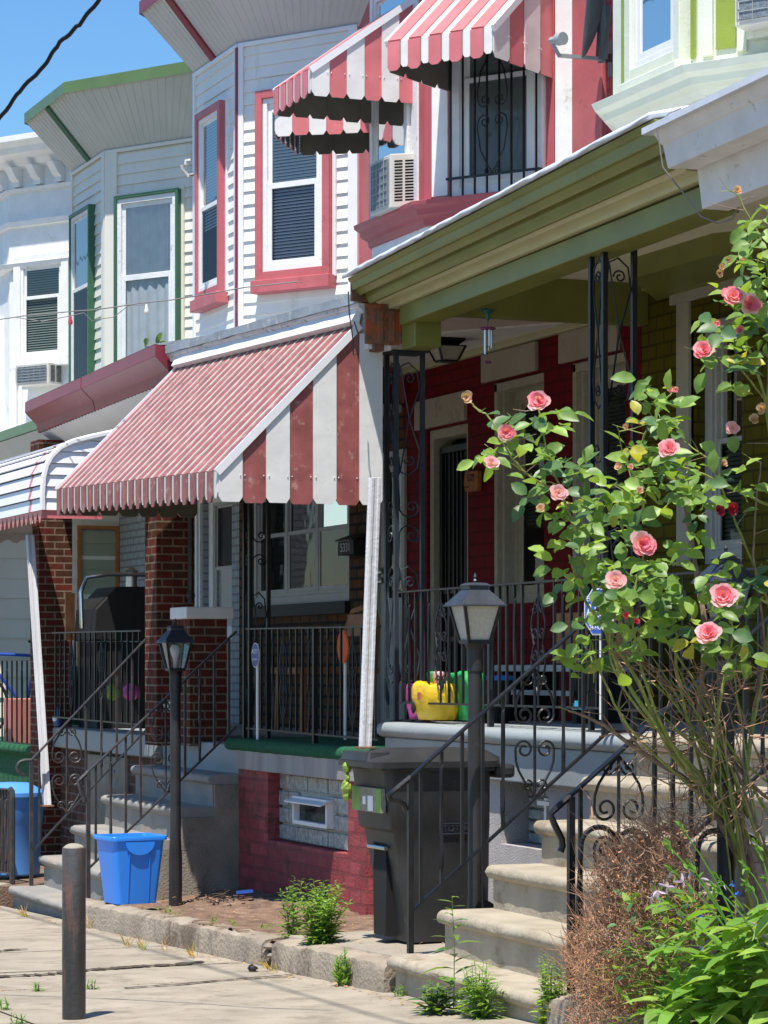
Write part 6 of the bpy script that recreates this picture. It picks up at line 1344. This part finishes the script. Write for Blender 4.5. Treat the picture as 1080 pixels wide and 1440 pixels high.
# ================================================================== PLANTS
def leafq(b, p, d, nrm, L, W, droop=.15, m=0, fold=.18):
    """one leaf: folded blade with pointed tip"""
    d = d.normalized(); s = d.cross(nrm)
    if s.length < 1e-3: s = d.orthogonal()
    s.normalize(); n = s.cross(d).normalized(); pts = []
    for (t, w) in ((0, .05), (.22, .75), (.5, 1), (.78, .68), (1, 0)):
        c = p+d*(L*t)-n*(droop*L*t*t); pts.append((c, w))
    vs = []
    for c, w in pts: vs += [c-s*W/2*w+n*W*fold*w, c, c+s*W/2*w+n*W*fold*w]
    b.cur = m; fs = []
    for i in range(4):
        k = i*3; fs += [(k, k+1, k+4, k+3), (k+1, k+2, k+5, k+4)]
    b.add(vs, fs)
def rnd(): 
    v = V((random.gauss(0,1), random.gauss(0,1), random.gauss(0,1))); return v.normalized()
def spray(b, p, d, n, L, mats_):
    d = d.normalized(); up = V((0,0,1)); side = d.cross(up); side = side.normalized() if side.length > .01 else V((1,0,0))
    m = random.choice(mats_)
    for k in range(n):
        if k == n-1: q = p+d*L*(n//2+.3)*.62; dd = d
        else: q = p+d*L*(k//2+.3)*.62; dd = (d*.45+side*(1 if k % 2 else -1)+rnd()*.25)
        nn = (up*.8+rnd()*.55+V((.55,-.45,0))); leafq(b, q, dd+V((0,0,U(-.25,.05))), nn, L*U(.8, 1.15), L*U(.58, .72), U(.05,.35), m)
# ---- rose bush
RT = PF(985, 1420, 10.35); RT.z = bz(-9.3)
rb = thing('rose_bush', RT, 'tall leggy rose bush with pink flowers in the bed right of the steps', 'rose bush')
lv = MB(); cn = MB(); dc = MB()
def cane(pts, r0, r1, b=cn, m=0):
    P_ = [PF(*q) for q in pts]; out = []
    for i in range(len(P_)-1):
        for k in range(5):
            t = k/5; a = P_[max(i-1, 0)]; p, q = P_[i], P_[i+1]; e = P_[min(i+2, len(P_)-1)]
            out.append(.5*((2*p)+(q-a)*t+(2*a-5*p+4*q-e)*t*t+(3*p-a-3*q+e)*t**3)+rnd()*.003)
    out.append(P_[-1]); b.cur = m; b.tube(out, r0, 6, r1=r1); return out
C_ = [
 cane([(1060,1290,10.5),(1020,1150,10.4),(945,1060,10.3),(900,965,10.2),(860,900,10.1),(820,840,10.0),(800,780,10.0)], .012, .004),
 cane([(1060,1280,10.5),(1010,1130,10.4),(930,1030,10.2),(870,940,10.1),(845,860,10.0),(800,720,9.9),(770,640,9.9),(757,575,9.9)], .011, .003),
 cane([(845,860,10),(815,760,9.9),(790,700,9.9),(740,665,9.9),(712,632,9.85),(690,590,9.85),(672,575,9.85),(656,560,9.85)], .0055, .0025),
 cane([(740,665,9.9),(715,650,9.85),(694,650,9.85)], .003, .002),
 cane([(1070,1280,10.5),(1035,1130,10.5),(985,1020,10.5),(992,900,10.5),(978,800,10.5),(962,700,10.4),(950,690,10.4)], .016, .008, m=1),
 cane([(962,700,10.4),(940,670,10.3),(915,655,10.3),(900,630,10.2),(925,580,10.2),(945,552,10.2)], .006, .003),
 cane([(962,700,10.4),(925,650,10.3),(905,700,10.2),(880,650,10.2),(868,600,10.1)], .004, .002),
 cane([(1020,1290,10.6),(1040,1150,10.6),(1062,1000,10.6),(1085,860,10.6),(1090,700,10.5),(1075,560,10.4),(1045,470,10.3),(1032,425,10.2)], .013, .004),
 cane([(1090,700,10.5),(1080,560,10.4),(1085,430,10.4),(1070,340,10.3),(1045,290,10.3),(1037,270,10.3)], .007, .002),
 cane([(1075,560,10.4),(1040,520,10.3),(1005,500,10.2),(990,492,10.2)], .004, .002),
 cane([(1100,720,10.5),(1050,695,10.4),(990,668,10.3),(940,650,10.2),(905,640,10.2)], .006, .003),
 cane([(1085,860,10.6),(1050,770,10.4),(1020,700,10.4),(1000,650,10.3),(960,620,10.3),(940,600,10.3)], .006, .002),
 cane([(1030,1160,10.4),(940,1040,10.2),(900,930,10.1),(890,850,10.0),(905,780,10.0)], .008, .003),
 cane([(992,1100,10.4),(960,980,10.2),(950,900,10.1),(985,890,10.1),(998,888,10.1)], .007, .003),
 cane([(1000,1150,10.4),(1010,1000,10.2),(1030,900,10.2),(1022,850,10.1)], .008, .003),
 cane([(1030,1160,10.4),(900,1040,10.1),(850,960,10.0),(830,900,10.0),(835,960,9.95)], .006, .002),
 cane([(930,1030,10.2),(900,1000,10.1),(860,930,10.0),(862,830,9.95)], .006, .003),
 cane([(1060,1000,10.6),(1075,900,10.5),(1060,780,10.4),(1070,650,10.4)], .007, .003, m=1),
 cane([(1060,1250,10.5),(990,1120,10.4),(905,1060,10.3),(850,1020,10.2),(800,1000,10.1)], .015, .004, m=1),
 cane([(905,1060,10.3),(870,1000,10.2),(880,950,10.2),(860,920,10.2)], .006, .002, m=1),
]
for c in C_:                                      # thorny side shoots
    for k in range(3, len(c), 2):
        if U(0, 1) < .75:
            d = rnd(); d.z = abs(d.z)*.6; L = U(.05, .16); q = c[k]; e = q+d*L; cn.cur = random.choice((0, 0, 1)); cn.tube([q, q+d*L*.5+rnd()*.01, e], .0025, 4, r1=.001)
# dry tangle of old canes low in the bush
for k in range(24):
    t_ = U(.55, 1); x0, y0 = U(1015, 1095), U(1100, 1270); x1, y1 = x0-U(20, 220), U(850, 1010); cane([(x0, y0, 10.4), (x0+(x1-x0)*.35+U(-10,10), y0+(y1-y0)*.45, 10.3), (x0+(x1-x0)*.7, y0+(y1-y0)*.8, 10.25), (x1, y1, U(10.0, 10.4))], U(.004,.008), .0015, m=random.choice((0,0,1)))
cn.build('canes', ['cane', 'bark'], rb)
for k in range(260):
    x, y = random.gauss(1000, 60), U(940, 1190); q = PF(x, y, U(10.0, 10.9)); d = rnd(); d.z = abs(d.z)*.8; L = U(.06, .26); mid = q+d*L*.5+rnd()*.02
    dc.tube([q, mid, q+d*L+rnd()*.03], U(.0015, .004), 4, r1=.001)
dc.build('dead_canes', 'dead_twig', rb)['kind'] = 'stuff'
clu = [(760,612,42,45,13),(792,690,50,45,22),(805,782,42,40,12),(862,702,50,38,18),(922,640,48,55,24),(928,565,30,40,9),(1000,700,60,35,8),(858,762,50,45,14),(900,830,60,48,26),(958,800,48,55,18),
       (868,895,55,48,16),(1012,905,52,40,15),(1042,840,45,38,13),(1022,485,42,75,26),(1062,420,28,60,15),(1062,325,22,50,13),(832,935,22,35,6),(1000,640,50,50,4),(690,640,22,25,4),(712,600,25,15,3),(990,860,60,40,12),(945,700,40,40,10),(855,835,30,30,9)]
for (cx_, cy_, rx_, ry_, n) in clu:
    for k in range(int(n*1.3)):
        r_ = math.sqrt(U(0, 1)); an = U(0, 6.28); p = PF(cx_+rx_*r_*cos(an), cy_+ry_*r_*sin(an), U(9.7, 10.4))
        spray(lv, p, rnd()+V((0, 0, .1)), random.choice((1, 2, 3, 3)), U(.06, .088), (0, 0, 0, 1, 1, 2, 3) if U(0, 1) < .25 else (0, 0, 1, 2))
lv.build('leaves', ['leaf', 'leaf_light', 'leaf_dark', 'leaf_yellow'], rb, recalc=False, smooth=2)
def rose(x, y, rpx, f, m='petal', name='rose', open_=1.0, n=20):
    f -= .38; c = PF(x, y, f); R_ = rpx*f/FP*(1.02 if rpx > 9 else 1.1); ax = (V((CA, -SA, 0))*1.0+V((0,0,.28))+rnd()*.42).normalized(); a = ax.orthogonal().normalized(); e = ax.cross(a); b = MB()
    for k in range(n):
        t = k/n; an = k*2.4; r = R_*(.12+.62*t); tilt = (.15+1.15*t)*open_; o = (a*cos(an)+e*sin(an)); tg = ax.cross(o)
        base = c+o*r*.25-ax*R_*.35; Lp = R_*(.62+.40*t); dr = (ax*cos(tilt)+o*sin(tilt)); W_ = R_*(.55+.45*t); vs = []
        for i in range(4):
            u = i/3; ww = W_*(.45, .95, 1.0, .6)[i]/1.6; cc = base+dr*Lp*u+o*R_*.16*u*u-ax*R_*.10*u*u*t
            cup = (ax*.0-o)*R_*.0
            for j in (-1, 0, 1): vs.append(cc+tg*ww*j+(-o)*(abs(j)*R_*.0)+ax*(abs(j)*R_*.10)+rnd()*R_*.05+(dr*(-.08*R_) if abs(j) and i == 3 else V((0,0,0))))
        fs = []
        for i in range(3):
            for j in range(2): q = i*3+j; fs.append((q, q+1, q+4, q+3))
        b.cur = 1 if U(0, 1) < (.75 if t > .55 else .15) else 0; b.add(vs, fs)
    b.build(name, [m, 'petal_light' if m == 'petal' else m], rb, recalc=False, smooth=2)
    return c
for q in ((1032,416,15,10.15),(1056,428,14,10.2),(989,492,13,10.15),(757,564,14,9.88),(712,609,11,9.85),(940,630,13,10.1),(905,765,17,9.95),(1018,838,17,10.0),(996,890,16,9.98)): rose(*q)
for q in ((786,693,11,9.85),(692,650,9,9.85),(866,816,13,9.9),(1030,602,8,10.3)): rose(*q, m='petal_light', name='rose')
for q in ((943,548,6,10.2),(1041,465,8,10.2),(1009,455,6,10.2),(950,707 if 0 else 548,5,10.2)): rose(*q, open_=.5, n=10)
for q in ((656,559,9,9.85),(1037,268,7,10.3),(1012,384,6,10.3),(1024,366,5,10.3),(870,655,6,10.1),(887,657,5,10.1),(880,600,5,10.1),(1015,375,5,10.3),(1060,590,8,10.4),(1045,368,6,10.3),(760,715,7,9.85),(900,690,6,10.0),(1070,575,8,10.4),(1018,652,6,10.3)): rose(*q, m='petal_dead', name='withered_rose', n=9, open_=.7)
for q in ((1012,718,9,10.35),(1030,716,9,10.35),(880,866,5,10.0),(895,874,5,10.0)): rose(*q, m='petal_dark', name='dark_rose', n=9, open_=.7)
# ---- dry brown shrub spilling over the low wall
c = PF(890, 1440, 10.2); c.z = bz(-9.4); ds = thing('dry_shrub', c, 'brown dried out bushy plant spilling over the bed beside the tan steps', 'shrub')
tw = MB(); bt = MB()
def inshrub():
    while True:
        x, y = U(795, 1010), U(1165, 1450); t = (y-1165)/285
        xl = 905-95*min(1, t*1.6)**.7+10*sin(y*.05); xr = 985+20*sin(y*.03)-60*t
        j = abs(random.gauss(0, 14))
        if xl-j < x < xr+j: return PF(x, y-abs(random.gauss(0, 10)), U(10.05, 10.75)-.25*t)
for k in range(3200):
    p = inshrub(); d = rnd()*.7+V((-.12,-.2,.45)); L = U(.03, .16); tw.tube([p, p+d*L*.5+rnd()*.01, p+d*L], U(.0008,.0026), 3, r1=.0006)
tw.build('dry_stems', 'dead_twig', ds)
for k in range(16000):
    p = inshrub(); a = rnd()*U(.005, .016); e = rnd()*U(.002, .006); bt.cur = 0 if U(0,1) < .8 else 1; bt.add([p, p+a, p+a+e, p+e], [(0,1,2,3)])
bt.build('dry_leaves', ['dead_bit', 'dead_twig'], ds, recalc=False)
b = MB(); 
# ---- hosta with tall flower stems
c = PF(1045, 1440, 9.6); c.z = bz(-8.8); ho = thing('hosta', c, 'broad leaved green hosta with budding flower stems in the bottom right corner', 'plant')
hl = MB()
for k in range(520):
    x, y = U(930, 1110), U(1270, 1470)
    if x < 1080-(y-1290)*1.1-20 and U(0,1) < .85: continue
    p = PF(x, y, U(9.3, 10.0)); d = V((U(-.9,.6), U(-1,-.1), U(-.1,.25))); leafq(hl, p, d, V((0,0,1))+rnd()*.35, U(.10,.18), U(.045,.08), U(.2,.7), random.choice((0,0,0,1,2)), .12)
hl.build('leaves', ['hosta', 'leaf_light', 'leaf'], ho, recalc=False, smooth=2)
st = MB(); fl_ = MB()
for (x0, y0, x1, y1) in ((1070,1395,955,1160),(1060,1380,935,1185),(1075,1400,940,1220),(1080,1370,1005,1230),(1090,1380,1000,1245),(1085,1330,1062,1185),(1095,1340,1045,1215),(1070,1330,1048,1240),(1060,1400,968,1215),(1095,1300,1075,1235),(1050,1390,925,1262)):
    f = U(9.3, 9.8); P_ = [PF(x0+(x1-x0)*t+8*sin(t*3), y0+(y1-y0)*t-12*sin(pi*t), f) for t in (0,.2,.4,.6,.8,1)]; st.tube(P_, .0045, 5, r1=.0025)
    e = P_[-1]; d = (P_[-1]-P_[-2]).normalized()
    for k in range(9): leafq(fl_, e-d*.012*k*.5, d+rnd()*.5, rnd(), .026, .011, 0, 0, .3)
    for k in range(3):
        q = P_[4].lerp(P_[5], U(0, 1)); leafq(fl_, q, rnd()+V((0,0,-.6)), rnd(), .035, .012, .1, random.choice((0, 1)), .3)
st.build('flower_stems', 'hosta', ho); fl_.build('buds', ['hosta', 'lavender'], ho, recalc=False)['kind'] = 'stuff'
for (x, y) in ((915,1262),(925,1252),(938,1247),(960,1240),(1065,1300),(1072,1312),(1060,1316),(1078,1295),(1070,1306),(1075,1326)):
    b = MB(); p = PF(x, y, 9.35)
    for k in range(5): leafq(b, p, rnd()+V((0,-.3,-.3)), rnd(), .035, .011, .1, 0, .3)
    b.build('flower', 'lavender', ho, recalc=False)
# ---- strappy greenery and ground cover left of the hosta
c = PF(930, 1440, 9.9); c.z = bz(-9.2); b = MB()
for k in range(420):
    x, y = random.gauss(945, 38), U(1255, 1450); p = PF(x, y, U(9.7, 10.3)); d = V((U(-1,.5), U(-1,.2), U(-.2,.8))); leafq(b, p, d, rnd()+V((0,0,1)), U(.03,.07), U(.012,.03), U(.1,.5), random.choice((0,1,2)), .1)
for k in range(70):
    x, y = U(880, 1000), U(1300, 1440); p = PF(x, y, U(9.6, 10.0)); leafq(b, p, V((U(-1.2,.2), U(-1,0), U(.2,.9))), V((0,0,1)), U(.12,.22), U(.008,.018), U(.5,1.0), random.choice((0,3)), .05)
o = b.build('ground_cover', ['leaf', 'leaf_dark', 'leaf_light', 'grassy'], recalc=False, smooth=2); tag(o, 'tangled green ground cover between the dry shrub and the hosta', 'ground cover', kind='stuff')
bb = thing('blue_blossoms', PF(985, 1335, 9.55), 'tiny bright blue flowers scattered in the green ground cover', 'flowers')
for (x, y) in ((1037,1257),(983,1288),(985,1335),(953,1332),(1030,1243)):
    p = PF(x, y, 9.55); b = MB()
    for k in range(5): leafq(b, p, rnd(), V((0,-.8,.6)), .014, .010, 0, 0, .1)
    b.build('blossom', 'sign_blue', bb, recalc=False)
# ---- weeds
def weed(x, y, base_fn, label, stems, hgt, spread, L, W, mats_, cat='weed', dens=16, lean=0, grp=None, taper=True, up=.5):
    c = base_fn(x, y); t = thing('weed', c, label, cat, grp); b = MB(); s = MB()
    for k in range(stems):
        an = U(0, 6.28); h = hgt*U(.6, 1.0) if stems > 1 else hgt; top = c+V((cos(an)*spread*U(.2,1), sin(an)*spread*U(.2,1)*.7, h)); p0 = c+V((cos(an)*.02, sin(an)*.02, -.01)); mid = (p0+top)/2+V((0,0,h*.08))+rnd()*.01
        s.tube([p0, mid, top], .0028, 4, r1=.001)
        for j in range(dens):
            u = (j+.6)/dens; q = p0.lerp(mid, u*2) if u < .5 else mid.lerp(top, u*2-1); a2 = j*2.4+k; g = (1.15-.75*u) if taper else 1
            leafq(b, q, V((cos(a2), sin(a2), up+U(-.2,.3))), V((0,0,1))+rnd()*.3, L*g*U(.8,1.2), W*g, U(.1,.5), random.randrange(len(mats_)), .15)
    s.build('stems', mats_[0], t); b.build('leaves', list(mats_), t, recalc=False, smooth=2); return t
def on_bed(x, y): 
    z = 0
    for _ in range(8): p = PZ(x, y, z); z = bz(p.x)
    return V((p.x, p.y, z-.01))
weed(452, 1328, on_bed, 'bushy bright green weed growing over the crack in the low wall', 30, .33, .22, .085, .022, ('weed', 'leaf_light', 'grassy'), dens=26)
weed(412, 1316, on_bed, 'feathery green weed with upright shoots left of the bushy one', 8, .33, .10, .07, .016, ('weed', 'grassy'), dens=28)
weed(482, 1386, PG, 'small upright green weed against the front of the low wall', 10, .18, .05, .06, .012, ('grassy', 'weed'), dens=16, up=1.2)
weed(634, 1424, PG, 'tall single thistle like weed in front of the bottom tan steps', 1, .50, .02, .15, .042, ('leaf', 'leaf_dark'), dens=22, up=.35)
weed(676, 1432, PG, 'grassy weed clump right of the tall thistle like weed', 20, .24, .12, .09, .016, ('grassy', 'weed', 'leaf_light'), dens=14)
weed(612, 1425, PG, 'low leafy weed at the foot of the tall weed, on its left', 12, .15, .11, .10, .03, ('leaf', 'leaf_dark'), dens=8)
weed(775, 1445, lambda x, y: PG(x, y), 'yellow green weed clump under the dry shrub beside the steps', 18, .30, .11, .055, .02, ('leaf_light', 'grassy'), dens=20)
weed(455, 1372, PG, 'low weed at the bottom of the cracked wall piece', 9, .14, .10, .07, .02, ('weed', 'leaf'), dens=8)
for i, (x, y, lb) in enumerate(((50, 1393, 'tiny weed in the pavement joint left of the bollard'), (130, 1390, 'tiny weed in the pavement right of the bollard'), (8, 1419, 'tiny weed at the left edge of the pavement'), (25, 1438, 'tiny weed in the bottom left corner'), (562, 1400, 'sprig of weed under the first tan step'))):
    weed(x, y, PG, lb, 5, .05, .05, .035, .010, ('weed', 'grassy'), dens=6, grp='small weeds in the pavement')
b = MB()
for (x, n, y) in ((245, 14, 1286), (262, 12, 1283), (300, 10, 1298), (330, 8, 1300), (375, 14, 1306), (230, 8, 1280)):
    for k in range(n): p = on_bed(x+U(-10, 10), y+U(-4, 4)); leafq(b, p+V((0,0,.01)), V((U(-1,1), U(-1,1), .6)), V((0,0,1)), U(.02,.04), .012, .2, random.choice((0,1)), .1)
tag(b.build('clover_patch', ['leaf', 'weed'], recalc=False), 'low green clover patches on the dirt behind the low wall', 'clover', kind='stuff')
for i, (x, y, n) in enumerate(((35, 1289, 26), (122, 1305, 12), (180, 1331, 16), (200, 1336, 16), (232, 1338, 10), (270, 1346, 22), (380, 1366, 18))):
    b = MB(); c = PG(x, y)
    for k in range(n): leafq(b, c+V((U(-.05,.05), U(-.01,.02), 0)), V((U(-.8,.8), U(-.8,.1), U(.5,1.2))), rnd(), U(.04,.09), .006, U(.3,.9), random.choice((0,0,0,1)), .05)
    tag(b.build('grass_tuft', ['dry_grass', 'grassy'], recalc=False), ('straw coloured grass tuft by the bottom left step', 'straw tuft hidden behind the bollard at the wall foot', 'short straw tuft right of the bollard', 'straw tuft below the blue recycling bin', 'green and straw tuft at the middle of the wall foot', 'thick straw tuft where the pavement joint meets the wall', 'straw tuft by the crack in the low wall')[i], 'grass tuft', 'dry grass tufts along the low wall')
# potted greenery seen through the green-trimmed window
F = rside(R4_); b = MB(); s0, z0 = F.px(200, 490)
for k in range(9): leafq(b, F.pt(s0+U(-.02,.22), z0+U(-.02,.05), .014), V((U(-1,1), 0, U(.2,1))), V((.57,-.8,0)), U(.12,.2), .07, .1, 0, .02)
tag(b.build('house_plant', 'leaf', recalc=False), 'leafy house plant behind the glass of the green trimmed window', 'house plant')
